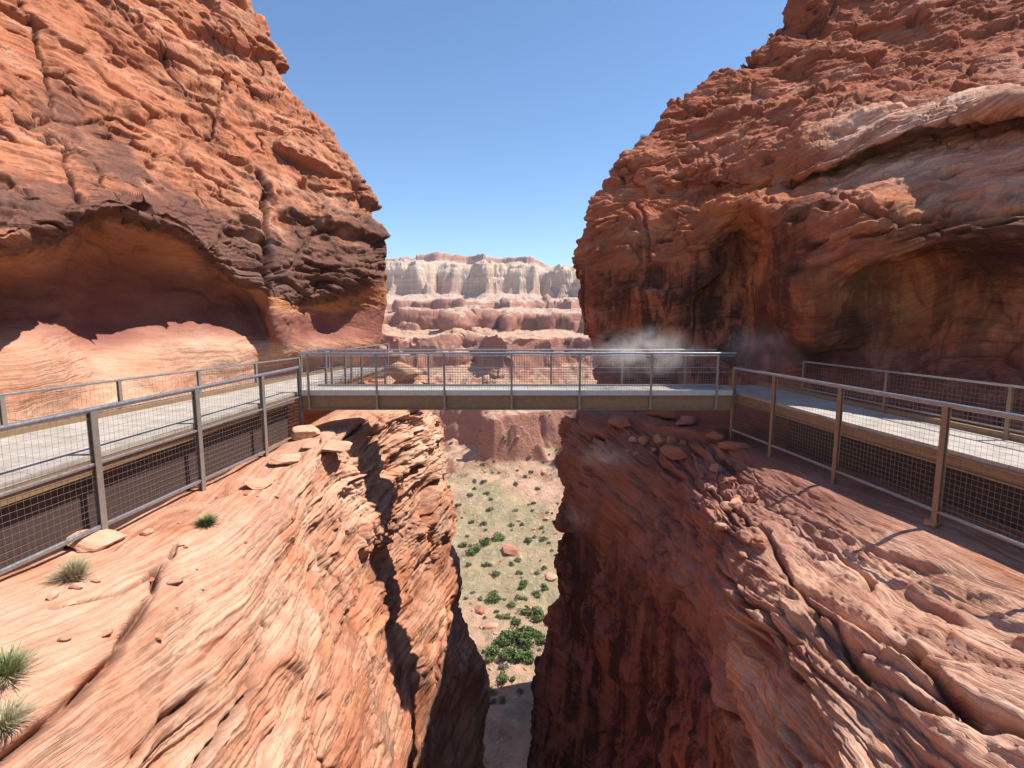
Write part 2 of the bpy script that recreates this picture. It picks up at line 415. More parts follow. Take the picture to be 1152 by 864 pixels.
L.append([(-9.9, 6.0, -2.5), (-9.9, 10.2, -2.5), (-9.75, 13.2, -2.5), (-9.3, 16, -2.5), (-8.6, 18.6, -2.5), (-8.0, 21, -2.4), (-6.9, 24.2, -2.3)])
L.append([(-9.2, 5.5, -3.6), (-9.2, 9.4, -3.6), (-9.0, 12.6, -3.6), (-8.6, 15.3, -3.6), (-7.9, 18, -3.55), (-7.3, 20.5, -3.4), (-6.2, 23.7, -3.1)])
L.append([(-6.95, 2.5, -3.6), (-6.65, 6.5, -3.6), (-6.55, 9, -3.62), (-6.42, 11.6, -3.65), (-6.3, 14, -3.66), (-5.9, 17.5, -3.3), (-4.8, 22.3, -3.05)])
L.append([(-5.6, 1.5, -3.75), (-5.5, 5, -3.72), (-5.4, 7.9, -3.68), (-5.3, 10.6, -3.6), (-5.3, 13.6, -3.5), (-4.8, 17.3, -3.2), (-3.8, 22.0, -3.15)])
L.append([(-4.75, 1, -4.35), (-4.6, 4.7, -4.3)] + D3([(228, 672, 7.5), (312, 580, 10.4), (362, 518, 13.3), (412, 483, 16.6), (489, 463, 22)]))
L.append([(-4.0, 0.5, -6.4), (-3.85, 4.2, -6.0)] + D3([(300, 800, 7.4), (345, 690, 10.4), (388, 600, 13.3), (430, 540, 16.6), (497, 515, 22)]))
L.append([(-3.7, 0, -10.5), (-3.6, 4, -10), (-3.55, 7.2, -9.5)] + D3([(395, 830, 10.4), (412, 730, 13.3), (443, 640, 16.6), (504, 595, 22)]))
L.append([(-3.5, 0, -15), (-3.4, 4, -15), (-3.3, 7.2, -14), (-3.1, 10.4, -13.5)] + D3([(432, 868, 13.3), (454, 750, 16.6), (516, 670, 22)]))
L.append([(-3.3, 0, -22), (-3.2, 4, -22), (-3.1, 7.2, -21), (-3.0, 10.4, -20), (-2.9, 13.4, -18)] + D3([(472, 872, 16.7), (547, 868, 22.2)]))
L.append([(-3.5, 0, -62), (-3.5, 4, -62), (-3.4, 7.2, -62), (-3.2, 10.4, -62), (-3.0, 13.4, -62), (-2.5, 17.5, -62), (-3.0, 23, -62)])
L = [r[:5] + [tuple((np.array(r[4])+np.array(r[5]))/2)] + r[5:] for r in L]
for k, p_ in zip(range(6, 11), [(306, 316, 18.5), (308, 330, 18.35), (308, 350, 18.3), (310, 374, 18.4), (318, 396, 18.9)]): L[k][5] = P(*p_)
L = wrap_cols(L, [(-2.2, 3.0, 0.1), (-9, 8, -0.4), (-26, 12, -1.0)])
L = [[tuple(np.array(r[0])+np.array((-1.5, -10, 0.3)))]+r for r in L]
CL = np.array(L, dtype=np.float64)
def find_on(V, px, py, rows):
    pr = project(V[rows[0]:rows[1]]); d = np.hypot(pr[..., 0]-px, pr[..., 1]-py) + (V[rows[0]:rows[1], :, 1] > 27)*50
    k = np.unravel_index(np.argmin(d), d.shape); return V[rows[0]:rows[1]][k]
def crack_lines(V, U, lines):
    g = np.zeros(V.shape[:2], np.float32)
    w_ = fbm(V[..., 0], V[..., 1], V[..., 2], 1.5, 3, 77)[..., None]*.10
    Vw = V + w_
    for u0, u1, width, wt, pts in lines:
        r = np.where((U[:, 0] >= u0) & (U[:, 0] <= u1))[0]; r0, r1 = r[0], r[-1]+1
        q = [find_on(V, px, py, (r0, r1)) for px, py in pts]
        A_ = Vw[r0:r1]; best = np.full(A_.shape[:2], 9.0)
        for a, b in zip(q[:-1], q[1:]):
            ab = b-a; t = np.clip(((A_-a)@ab)/max(ab@ab, 1e-9), 0, 1)
            best = np.minimum(best, np.linalg.norm(A_-a-t[..., None]*ab, axis=-1))
        g[r0:r1] = np.maximum(g[r0:r1], wt*np.exp(-(best/width)**2))
    return g
def build_cliff(name, C, sign, strata_fn, mask_fn, seed, mat, kx, ky, label):
    ru = lod(C, 0, kx, 8, 130); cu = lod(C, 1, ky, 16, 170)
    V = catmull(C, params(ru)); V = catmull(V.transpose(1, 0, 2), params(cu)).transpose(1, 0, 2)
    print(name, V.shape)
    U = np.repeat(params(ru)[:, None], V.shape[1], 1); W = np.repeat(params(cu)[None, :], V.shape[0], 0)
    mk = mask_fn(V, U, W)
    mk['lines'] = crack_lines(V, U, LINES[name])
    V, s, crack = rockify(V, sign, strata_fn, mk, seed, name)
    V = mk['fix'](V, U, W) if 'fix' in mk else V
    at = {'strata': s, 'crack': crack}
    for k in ('varnish', 'pale', 'rust', 'maroon', 'streak'): at[k] = mk[k]
    me = grid_mesh(name, V, at, flip=(sign > 0))
    o = link(name, me, mat); tag(o, label, None, None, 'structure')
    return o, V, U, W
def between(V, pts_in, pts_out):
    """1 where the plan position lies under a deck whose edges are polylines x(y)"""
    y = V[..., 1]
    xi = np.interp(y, [p[1] for p in pts_in], [p[0] for p in pts_in]); xo = np.interp(y, [p[1] for p in pts_out], [p[0] for p in pts_out])
    lo = np.minimum(xi, xo); hi = np.maximum(xi, xo)
    return (V[..., 0] > lo) & (V[..., 0] < hi) & (y < 23)
LEFT_IN = [(-7.0, 2.0), (-6.14, 15.6), (-5.2, 24.0)]; LEFT_OUT = [(-10.7, 2.0), (-9.3, 9.87), (-7.68, 19.1), (-6.75, 24.0)]
LINES = {'left_cliff': [
    (1.5, 6.2, .06, 1, [(25, 0), (45, 50), (62, 100), (70, 160), (86, 232)]), (1.5, 6.2, .05, .8, [(0, 150), (60, 133), (130, 132), (168, 152)]),
    (1.5, 6.2, .06, .8, [(252, 92), (248, 120), (232, 152), (205, 130)]), (1.5, 6.5, .12, 1.2, [(292, 195), (298, 215), (296, 260), (303, 320)]),
    (1.5, 6.2, .07, .8, [(350, 110), (360, 150), (392, 178), (412, 225)]), (1.5, 6.2, .06, .7, [(325, 300), (350, 265), (385, 255), (430, 270)]),
    (1.5, 6.2, .05, .6, [(140, 0), (180, 60), (235, 90)]),
    (13, 17.5, .05, 1, [(0, 860), (75, 800), (128, 742), (168, 668), (176, 632)]), (13, 17.5, .045, .9, [(138, 862), (180, 812), (245, 765)]),
    (13, 17.5, .05, 1, [(222, 862), (262, 815), (300, 770), (308, 700)]), (13, 18.5, .05, .8, [(330, 862), (352, 780), (372, 690), (395, 600)]),
    (13, 16.5, .04, .8, [(60, 690), (130, 670), (180, 640), (240, 560)])],
  'right_cliff': [
    (13.5, 18.5, .045, .8, [(812, 550), (840, 590), (872, 612), (884, 650), (935, 700), (1000, 770), (1150, 832)]),
    (13.5, 18.5, .05, .8, [(792, 545), (775, 600), (830, 660), (868, 700), (880, 765)]),
    (13.5, 18.5, .06, .9, [(975, 655), (978, 640), (940, 612), (880, 585)]), (13.5, 19, .06, .9, [(1000, 720), (1040, 745), (1090, 800)]),
    (2.5, 7, .07, .8, [(1060, 60), (1020, 85), (1060, 120)]), (7, 9.2, .06, .8, [(930, 215), (960, 235), (1010, 250), (1100, 225), (1150, 230)]),
    (3, 9, .07, .8, [(700, 200), (730, 260), (745, 330)]), (8, 13, .08, .9, [(775, 390), (790, 340), (812, 300), (850, 280)])]}
def left_masks(V, U, W):
    x, y, z = V[..., 0], V[..., 1], V[..., 2]
    upper = S(11.2, 9.8, U)           # brow and everything above it
    face = S(7.4, 6.4, U)
    ledge_zone = S(11.6, 12.4, U)*S(14.9, 14.0, U)
    wall = S(14.6, 15.8, U)
    hollow = S(6.6, 7.2, U)*S(11.4, 10.6, U)
    rub = S(10.5, 16, y)*S(13.0, 14.3, U)*S(17.8, 16.0, U)
    far = S(15.5, 20, y)
    mk = {}
    mk['amp'] = 1.0 - 0.75*ledge_zone*S(24, 20, y) - 0.35*hollow
    mk['ledge'] = np.clip(0.95*face*(1-.35*far) + 0.25*hollow + 0.85*wall + 0.9*rub + .3*ledge_zone, 0, 1.1)
    mk['block'] = np.clip(0.38*face + 0.9*far*face + 0.4*hollow*S(9.6, 8.2, U) + .15*hollow + 1.1*rub + 0.28*wall + 0.3*ledge_zone, 0, 1.4)
    mk['pocket'] = np.clip(face*0.6 + 0.9*rub + .15*wall, 0, 1)
    mk['joint'] = np.clip(face + 0.8*wall + .8*ledge_zone, 0, 1)
    vn = S(-.3, .3, fbm(x, y, z, .16, 2, 91))
    mk['varnish'] = np.clip(blob(V, VARN_L)*1.0 + 0.42*face*vn*S(3.0, 4.5, U) + 0.12*face*vn + 0.35*S(5.0, 6.2, U)*S(7.4, 7.0, U) - 0.3*wall - 0.5*ledge_zone, -0.6, 1)
    mk['pale'] = np.clip(0.68*S(12.2, 13.2, U)*S(17.5, 14.8, U) + 0.45*wall*S(-.1, .3, fbm(x, y, z, .35, 3, 92)) + blob(V, PALE_L), 0, 1)
    mk['dent'] = blob(V, DENT_L)
    mk['pale'] = np.clip(mk['pale'] + .3*S(9.0, 9.8, U)*S(11.6, 11.0, U), 0, 1)
    mk['maroon'] = hollow*S(7.7, 8.4, U)*S(10.1, 9.3, U)
    mk['streak'] = .5*wall*S(15.5, 17, U)*S(9, 14, y) + .25*far*face
    mk['rust'] = np.clip(0.9*hollow*S(8.4, 7.5, U) + .35*wall*S(.0, .4, fbm(x, y, z, .3, 3, 93)), 0, 1)
    def fix(V, U, W):
        m = between(V, [(a+.25, b) for a, b in LEFT_IN], LEFT_OUT) & (U > 10.6)
        V[..., 2] = np.where(m & (V[..., 2] > -2.75), -2.75-.1*np.random.RandomState(1).rand(*V.shape[:2]), V[..., 2])
        return V
    mk['fix'] = fix
    return mk
VARN_L = [P(30, 220, 11.0)+(2.6, .75, 1.6), P(110, 195, 13)+(2.2, .55, 1.5), P(225, 225, 16.5)+(3.0, .62, 1.3), P(265, 270, 17.5)+(2.4, .8, 1), P(205, 165, 17)+(2, .5, 1),
          P(370, 280, 22)+(3.2, .8, 1), P(410, 270, 24)+(3.0, .8, 1), P(60, 60, 15)+(3, .4, 1), P(130, 240, 13.5)+(2.0, .8, 1), P(205, 255, 15.6)+(1.7, .85, 1)]
DENT_L = [P(302, 215, 18.8)+(.5, .8), P(338, 258, 20.2)+(.5, .9), P(312, 290, 18.6)+(.35, .4), P(300, 330, 18.6)+(.4, .5), P(238, 80, 22)+(.7, .6, 2), P(275, 120, 22)+(.5, .6), P(22, 118, 11.6)+(.5, .45, 3), P(20, 160, 11.3)+(.5, .4, 3), P(345, 468, 16.5)+(.6, .3), P(425, 470, 18.5)+(.4, .3, 3)]
PALE_L = [P(315, 250, 19)+(1.3, .9, .5), P(312, 345, 18.4)+(1.5, .9, .6), P(100, 390, 13.4)+(3, .3), P(240, 385, 16.5)+(2.5, .55), P(330, 390, 20)+(2, .5)]
cliff_l, VL, UL, WL = build_cliff('left_cliff', CL, 1, warp_strata((0.10, 0.03), 0.75, 301), left_masks, 3, mat_left, 560, 560,
    'red sandstone cliff with dark varnished brow, hollow and striped wall left of the slot')

# ---- right cliff
Rr = []
T2 = D3([(955, -60, 31.5), (1000, -62, 31), (1050, -62, 30.5), (1100, -60, 30), (1160, -55, 29), (1270, -50, 27), (1420, -20, 23), (1800, 60, 15)])
Rr.append([(x+28, y+14, z-2) for x, y, z in T2])
Rr.append([(x+12, y+6, z+1.5) for x, y, z in T2])
Rr.append(T2)
Rr.append(D3([(862, 42, 29), (915, 42, 28.2), (965, 42, 27.4), (1015, 40, 26.8), (1075, 35, 25.8), (1175, 30, 23.5), (1320, 50, 19.5), (1700, 120, 13)]))
Rr.append(D3([(762, 120, 27), (822, 115, 26), (875, 110, 25), (930, 105, 24), (990, 98, 22.6), (1085, 92, 20.4), (1235, 100, 16.8), (1620, 155, 11.6)]))
Rr.append(D3([(697, 190, 25.6), (765, 180, 24.2), (812, 170, 22.8), (868, 160, 21.0), (930, 142, 19.2), (1040, 115, 17.2), (1185, 95, 14.6), (1580, 150, 10.2)]))
LIP = [(688, 205, 25.3), (762, 202, 23.6), (808, 202, 22.0), (868, 206, 19.7), (933, 184, 17.6), (1045, 138, 15.6), (1185, 118, 13.4), (1580, 170, 9.8)]
Rr.append(D3(LIP))
Rr.append(D3([(a, b+9, c+d) for (a, b, c), d in zip(LIP, (0, 0, .3, .8, 1.3, 1.6, 1.5, .8))]))
Rr.append(D3([(663, 245, 24.7), (735, 250, 22.6), (785, 240, 20.9), (835, 225, 19.0), (905, 235, 16.3), (1025, 225, 14.2), (1170, 210, 12.4), (1560, 220, 9.0)]))
Rr.append(D3([(650, 295, 24.1), (722, 300, 22.2), (778, 280, 20.6), (838, 238, 19.0), (905, 290, 15.6), (1025, 280, 13.7), (1165, 265, 12.0), (1560, 280, 8.7)]))
Rr.append(D3([(652, 330, 24.0), (720, 335, 22.0), (778, 315, 20.6), (838, 262, 20.4), (905, 330, 15.5), (1025, 295, 15.0), (1165, 300, 12.6), (1560, 320, 9.3)]))
Rr.append(D3([(657, 360, 23.8), (720, 365, 21.9), (778, 355, 20.7), (838, 320, 20.8), (905, 370, 15.8), (1025, 345, 15.6), (1165, 345, 13.1), (1560, 370, 9.8)]))
Rr.append(D3([(660, 392, 23.5), (720, 400, 21.6), (778, 400, 20.4), (838, 400, 19.6), (905, 408, 16.7), (1025, 412, 14.9), (1165, 420, 12.8), (1560, 470, 9.6)]))
Rr.append([(3.2, 23.0, -2.6), (5.2, 21.0, -2.6), (6.9, 19.4, -2.6), (8.1, 18.0, -2.6), (8.9, 16.6, -2.6), (10.0, 14.0, -2.6), (10.6, 11.6, -2.6), (11.6, 7.0, -2.6)])
Rr.append([(2.9, 22.5, -3.4), (4.9, 20.3, -3.5), (6.4, 18.6, -3.5), (7.4, 17.0, -3.5), (8.1, 15.4, -3.5), (9.0, 12.8, -3.5), (9.7, 10, -3.5), (10.6, 5.5, -3.5)])
Rr.append([(2.6, 22.0, -3.6), (4.2, 19.8, -3.6), (5.4, 17.8, -3.55), (6.3, 16.2, -3.6), (6.65, 14.4, -3.6), (7.05, 11.4, -3.62), (7.5, 8.2, -3.66), (8.1, 4.0, -3.7)])
Rr.append([(2.35, 21.9, -3.75)] + D3([(690, 480, 19.7), (755, 492, 17.6), (806, 500, 15.6)]) + [(5.85, 13.2, -3.78), (6.05, 10.2, -3.78), (6.35, 7, -3.8), (6.8, 3, -3.85)])
Rr.append(D3([(628, 474, 21.8), (668, 503, 19.8), (722, 526, 17.4), (772, 540, 14.9), (806, 585, 11.8), (848, 652, 9.0), (935, 800, 6.2)]) + [(3.9, 2.2, -4.7)])
Rr.append(D3([(627, 520, 21.8), (662, 560, 19.8), (708, 600, 17.5), (748, 630, 15.0), (786, 700, 11.9), (818, 775, 9.1), (885, 950, 6.3)]) + [(3.6, 2.2, -7)])
Rr.append(D3([(631, 600, 21.8), (664, 680, 19.7), (704, 740, 17.5), (742, 790, 15.0)]) + [(4.1, 12.0, -9.5), (3.8, 9.1, -9), (3.7, 6.4, -9), (3.5, 2.2, -11)])
Rr.append(D3([(630, 660, 21.9), (655, 780, 19.6), (688, 850, 17.5)]) + [(3.7, 15.0, -14.5), (3.8, 12.1, -14), (3.7, 9.2, -13), (3.6, 6.5, -13), (3.4, 2.2, -14)])
Rr.append(D3([(606, 735, 22.2), (622, 860, 19.9)]) + [(2.6, 17.6, -19), (3.0, 15.2, -19), (3.2, 12.4, -19), (3.3, 10, -19), (3.4, 7, -19), (3.3, 2.3, -19)])
Rr.append(D3([(597, 866, 22.2)]) + [(1.6, 19.8, -24), (2.0, 17.6, -25), (2.5, 15.8, -25), (2.8, 13.5, -25), (3, 11, -25), (3, 8, -25), (3, 3.3, -25)])
Rr.append([(1.6, 22.5, -62), (1.8, 19.8, -62), (2.2, 17.6, -62), (2.6, 15.8, -62), (3, 13.5, -62), (3.2, 11, -62), (3.2, 8, -62), (3.2, 3.3, -62)])
Rr = [list(reversed(wrap_cols([list(reversed(r))], [(2.4, 3.0, 0.1), (9, 9, -0.4), (28, 14, -1.0)])[0])) for r in Rr]
Rr = [r + [tuple(np.array(r[-1])+np.array((3.0, -11, 0.2)))] for r in Rr]
CR = np.array(Rr, dtype=np.float64)
RIGHT_IN = [(8.9, 2.0), (8.0, 8.0), (7.3, 11.8), (6.42, 15.6), (6.3, 17.2)]; RIGHT_OUT = [(11.6, 2.0), (10.2, 8), (9.3, 11.8), (8.3, 15.6), (7.9, 17.2)]
def right_masks(V, U, W):
    x, y, z = V[..., 0], V[..., 1], V[..., 2]
    U = np.where(U < 5, U, np.maximum(U-2, 5))
    face = S(7.4, 6.6, U); hollow = S(6.9, 7.4, U)*S(11.6, 10.6, U)
    ledge_zone = S(11.6, 12.4, U)*S(14.3, 13.2, U)
    rim = S(13.2, 14.2, U)*S(17.2, 15.6, U); wall = S(15.6, 16.8, U)
    nose = S(17.5, 21.5, y)
    mk = {}
    mk['amp'] = 1.0 - 0.87*ledge_zone*S(19, 16.5, y) - 0.25*hollow
    mk['ledge'] = np.clip(1.1*face + 0.45*hollow + 0.95*rim + 0.5*wall + .35*ledge_zone, 0, 1.2)
    mk['block'] = np.clip(0.38*face + 1.2*face*nose + 0.7*hollow + .55*nose*hollow + 0.75*rim + 1.0*wall + .25*ledge_zone, 0, 1.3)
    mk['pocket'] = np.clip(face*1.0 + .5*rim, 0, 1)
    mk['joint'] = np.clip(face*.6 + 0.8*wall + .4*rim + .3*hollow, 0, 1)
    vn = S(-.25, .3, fbm(x, y, z*.4, .22, 3, 191))
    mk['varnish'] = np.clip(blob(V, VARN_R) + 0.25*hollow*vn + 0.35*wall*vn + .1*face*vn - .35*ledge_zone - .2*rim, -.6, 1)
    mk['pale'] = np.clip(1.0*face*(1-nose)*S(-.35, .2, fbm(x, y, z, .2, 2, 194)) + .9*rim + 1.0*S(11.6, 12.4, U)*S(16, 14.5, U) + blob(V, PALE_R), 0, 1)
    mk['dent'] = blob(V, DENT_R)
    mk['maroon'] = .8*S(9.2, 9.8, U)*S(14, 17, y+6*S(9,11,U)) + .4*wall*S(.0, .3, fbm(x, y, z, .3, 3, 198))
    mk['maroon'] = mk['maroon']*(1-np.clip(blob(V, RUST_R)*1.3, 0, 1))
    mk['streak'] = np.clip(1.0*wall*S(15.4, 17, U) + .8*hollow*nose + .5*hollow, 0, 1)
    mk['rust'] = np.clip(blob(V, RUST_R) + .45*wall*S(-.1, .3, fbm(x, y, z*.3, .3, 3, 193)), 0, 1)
    def fix(V, U, W):
        U = U-2
        m = between(V, [(a-.25, b) for a, b in RIGHT_IN], RIGHT_OUT) & (U > 10.6)
        V[..., 2] = np.where(m & (V[..., 2] > -2.85), -2.85-.1*np.random.RandomState(1).rand(*V.shape[:2]), V[..., 2])
        m = (np.abs(V[..., 0]) < 6.6) & (V[..., 1] > 15) & (V[..., 1] < 17.6)
        V[..., 2] = np.where(m & (V[..., 2] > -2.85) & (U > 10.6), -2.85, V[..., 2])
        return V
    mk['fix'] = fix
    return mk
VARN_R = [P(905, 300, 16.6)+(1.8, .9, .6), P(925, 350, 16.4)+(1.6, .8, .7), P(700, 330, 22.5)+(1.6, .6, .6), P(1120, 275, 12.6)+(2.4, .8, 1.6), P(780, 330, 20.6)+(1.4, .7, .6), P(1010, 270, 14.3)+(2.0, .6, 1.6), P(880, 385, 18)+(1.0, .5, 1)]
PALE_R = []
DENT_R = [P(895, 245, 18.2)+(.7, .7, 2.5), P(790, 350, 20.5)+(.8, .6), P(1020, 315, 15)+(1.0, .5, 1.5), P(745, 232, 22.6)+(.5, .5), P(960, 205, 18)+(.5, .4, 2)]
RUST_R = [P(1020, 312, 15.2)+(2.1, 1.6, 1.4), P(835, 280, 20.3)+(2.0, 1.2, .8), P(830, 360, 20.3)+(2.0, .7, .8), P(700, 300, 22.8)+(1.5, .5, .7), P(1100, 350, 14)+(1.5, .5)]
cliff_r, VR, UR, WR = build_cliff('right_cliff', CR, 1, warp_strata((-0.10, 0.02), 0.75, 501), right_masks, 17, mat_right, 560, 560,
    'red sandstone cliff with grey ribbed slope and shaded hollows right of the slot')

# ------------------------------------------------------------------ canyon floor, benches and far rim: one ground sheet
def ground_h(X, Y):
    z0 = X*0
    n1 = fbm(X, Y, z0, 1/160, 3, 701); n2 = fbm(X, Y, z0, 1/38, 3, 702); n3 = fbm(X, Y, z0, 1/9, 3, 703)
    rid = 1-2*np.abs(fbm(X, Y, z0, 1/75, 3, 704))
    Yw = Y + 55*n1 + 16*n2 + 5*n3*S(120, 200, Y) + 38*(rid-.4)*S(110, 200, Y)
    Yw = Yw + (16+64*S(600, 430, Y))*(.55-1.6*np.abs(fbm(X, Y*.25, z0, 1/70, 3, 715)))*S(190, 280, Y)
    kn = [(-500, -60), (70, -60), (150, -57), (205, -49), (214, -36), (240, -32), (300, -26), (314, -11), (385, -9), (398, 3), (470, 5), (484, 13), (600, 16), (690, 26), (706, 64), (780, 72), (790, 83), (1500, 88), (4000, 60), (9000, 60)]
    h = np.interp(Yw, [k[0] for k in kn], [k[1] for k in kn])
    h = h - 11*S(15, 60, X)*S(640, 760, Yw)
    T = 11; q = h/T + .8*fbm(X, Y, z0, 1/120, 2, 708); i = np.floor(q); f = q-i
    far = S(150, 230, Y)*S(-.2, .3, fbm(X, Y, z0, 1/150, 2, 709))
    h = h + .55*far*T*(S(.45, .95, f)-f)
    far = S(150, 230, Y)
    h = h + 1.6*n2*(1-far) + n3*(1.0 + 3.2*far*S(-.1, .5, fbm(X, Y, z0, 1/70, 2, 721))) + n2*3.0*far
    # side walls of the lower gorge, and an unseen ridge added to shade the floor
    h = h + 56*S(8, 17, X)*S(92, 85, Y+4*n2+.35*X)
    h = h + 55*S(34, 80, np.abs(X)-0.12*Y + 10*n2)*S(420, 260, Y)
    return h
yy = np.concatenate([np.linspace(-60, 50, 30)[:-1], 50*np.exp(np.linspace(0, math.log(900/50), 1300)), np.linspace(930, 2150, 20)])
tt = np.concatenate([np.linspace(-1.6, -.3, 60)[:-1], np.linspace(-.3, .22, 460), np.linspace(.22, 1.6, 60)[1:]])
GY, GT = np.meshgrid(yy, tt, indexing='ij')
GX = GT*np.maximum(GY, 50)*1.0 + GT*30
GZ = ground_h(GX, GY)
# spread the rows evenly over slopes and walls instead of over the plan
rr = np.hypot(GX, np.maximum(GY, 60)); dl = np.hypot(np.diff(GY, axis=0), 2.2*np.diff(GZ, axis=0))/rr[1:]
pad = np.pad(dl, ((0, 0), (30, 30)), mode='edge'); cs_ = np.cumsum(np.pad(pad, ((0, 0), (1, 0))), axis=1); dl = (cs_[:, 61:]-cs_[:, :-61])[:, :dl.shape[1]]/61
cum = np.concatenate([np.zeros((1, GY.shape[1])), np.cumsum(dl + .0004, axis=0)])
NR = 1150; GV = np.zeros((NR, GY.shape[1], 3))
for c in range(GY.shape[1]):
    q = np.linspace(0, cum[-1, c], NR)
    for k, A_ in enumerate((GX, GY, GZ)): GV[:, c, k] = np.interp(q, cum[:, c], A_[:, c])
GX, GY, GZ = GV[..., 0], GV[..., 1], GV[..., 2]
gn = normals(GV, 1); gn = gn*np.sign(gn[..., 2:3])
steep = S(.92, .55, gn[..., 2])*S(190, 250, GY)
for _ in range(3):
    steep[1:-1] = (steep[:-2]+steep[1:-1]*2+steep[2:])/4; steep[:, 1:-1] = (steep[:, :-2]+steep[:, 1:-1]*2+steep[:, 2:])/4
    gn[1:-1] = (gn[:-2]+gn[1:-1]*2+gn[2:])/4; gn[:, 1:-1] = (gn[:, :-2]+gn[:, 1:-1]*2+gn[:, 2:])/4
gs_ = GZ + 5*fbm(GX, GY, GZ, 1/90, 2, 733); la, na_ = layers(gs_, 8.5, 734); lb, nb_ = layers(gs_, 3.1, 735)
gd = 7*fbm(GX, GY, GZ*.6, 1/75, 3, 711) + 3.2*fbm(GX, GY, GZ, 1/16, 4, 712) + 4.5*(la+.3*na_) + 1.8*lb
hz_ = gn*(1, 1, .25)
GV = GV + hz_*(gd*steep)[..., None]
gm, gnt, gb = newmat('canyon_ground'); g = N(gnt)
geo = g.node('ShaderNodeNewGeometry'); gpos = geo.outputs['Position']
gs = g.node('ShaderNodeSeparateXYZ'); g.set(gs, 0, gpos)
gsn = g.node('ShaderNodeSeparateXYZ'); g.set(gsn, 0, geo.outputs['Normal'])
na = g.noise(gpos, 0.03, 6, 0.65, .5); nb = g.noise(gpos, 0.25, 6, 0.7); nc = g.noise(gpos, 1.2, 5, .75)
sq = g.node('ShaderNodeCombineXYZ'); g.set(sq, 0, g.math('MULTIPLY', gs.outputs[0], .012)); g.set(sq, 1, g.math('MULTIPLY', gs.outputs[1], .012)); g.set(sq, 2, g.math('MULTIPLY', gs.outputs[2], .3))
nst = g.noise(sq.outputs[0], 1.3, 6, .7, .3)
zz = g.math('ADD', gs.outputs[2], g.math('MULTIPLY', g.math('SUBTRACT', na, .5), 16))
rockc = g.ramp(g.rng(zz, -60, 95), [(0.0, (0.42, 0.19, 0.12)), (0.33, (0.38, 0.15, 0.09)), (0.47, (0.42, 0.20, 0.13)), (0.53, (0.56, 0.38, 0.27)), (0.60, (0.56, 0.38, 0.26)), (0.70, (0.72, 0.57, 0.41)), (0.84, (0.70, 0.55, 0.40)), (0.875, (0.48, 0.22, 0.15)), (1.0, (0.46, 0.22, 0.15))])
rockc = g.mix(g.rng(nst, .38, .62, 0, .55), rockc, (0.36, 0.20, 0.16))
rockc = g.mix(g.rng(nc, .45, .75, 0, .3), rockc, (0.6, 0.45, 0.35))
benchf = g.math('MULTIPLY', g.rng(zz, 0, 8), 0.85)
low_ = g.rng(zz, -30, -44)
flat = g.ramp(nb, [(0.36, (0.38, 0.24, 0.16)), (0.46, (0.50, 0.33, 0.22)), (0.6, (0.64, 0.38, 0.26))])
flat = g.mix(g.math('MULTIPLY', low_, g.rng(na, .44, .56, 0, .65)), flat, (0.27, 0.27, 0.14))
flat = g.mix(g.rng(g.noise(gpos, .8, 6, .8), .56, .62, 0, .8), flat, (0.62, 0.52, 0.42))
flat = g.mix(benchf, flat, g.mix(g.rng(nb, .4, .6), (0.46, 0.29, 0.20), (0.60, 0.49, 0.39)))
gcol = g.mix(g.rng(gsn.outputs[2], .72, .9), rockc, flat)
gnt.links.new(gcol, gb.inputs['Base Color']); gb.inputs['Roughness'].default_value = .95; gb.inputs['Specular IOR Level'].default_value = .1
gbp = g.node('ShaderNodeBump'); g.set(gbp, 'Height', g.math('ADD', g.math('MULTIPLY', nb, 2.0), g.math('MULTIPLY', nc, 0.8))); g.set(gbp, 'Strength', .8); g.set(gbp, 'Distance', 1.0)
gnt.links.new(gbp.outputs[0], gb.inputs['Normal'])
gme = grid_mesh('ground', GV, {}, flip=False)
gob = link('ground', gme, gm); tag(gob, 'canyon floor, pale rock benches and white layered far rim', None, None, 'structure')

# ------------------------------------------------------------------ walkways, bridge, railings
def lerp(a, b, t): return tuple(a[i]+(b[i]-a[i])*t for i in range(3))
def wire_panel(a0, b0, ztop_a, zbot_a, ztop_b, zbot_b, parent, cell=0.1, wr=0.0024, name='wire_mesh', mat=None):
    """a real grid of wires filling the frame between two posts"""
    mb = MB(); a0 = Vector(a0); b0 = Vector(b0)
    Ld = math.hypot(b0.x-a0.x, b0.y-a0.y); nv = max(1, int(Ld/cell)); hh = ztop_a-zbot_a; nh = max(1, int(hh/cell))
    for i in range(1, nv):
        t = i/nv; p = a0.lerp(b0, t)
        mb.tube((p.x, p.y, zbot_a+(zbot_b-zbot_a)*t), (p.x, p.y, ztop_a+(ztop_b-ztop_a)*t), wr, 4, False)
    for j in range(1, nh):
        t = j/nh
        mb.tube((a0.x, a0.y, zbot_a+(ztop_a-zbot_a)*t), (b0.x, b0.y, zbot_b+(ztop_b-zbot_b)*t), wr, 4, False)
    return mb.build(name, mat or m_wire, parent)
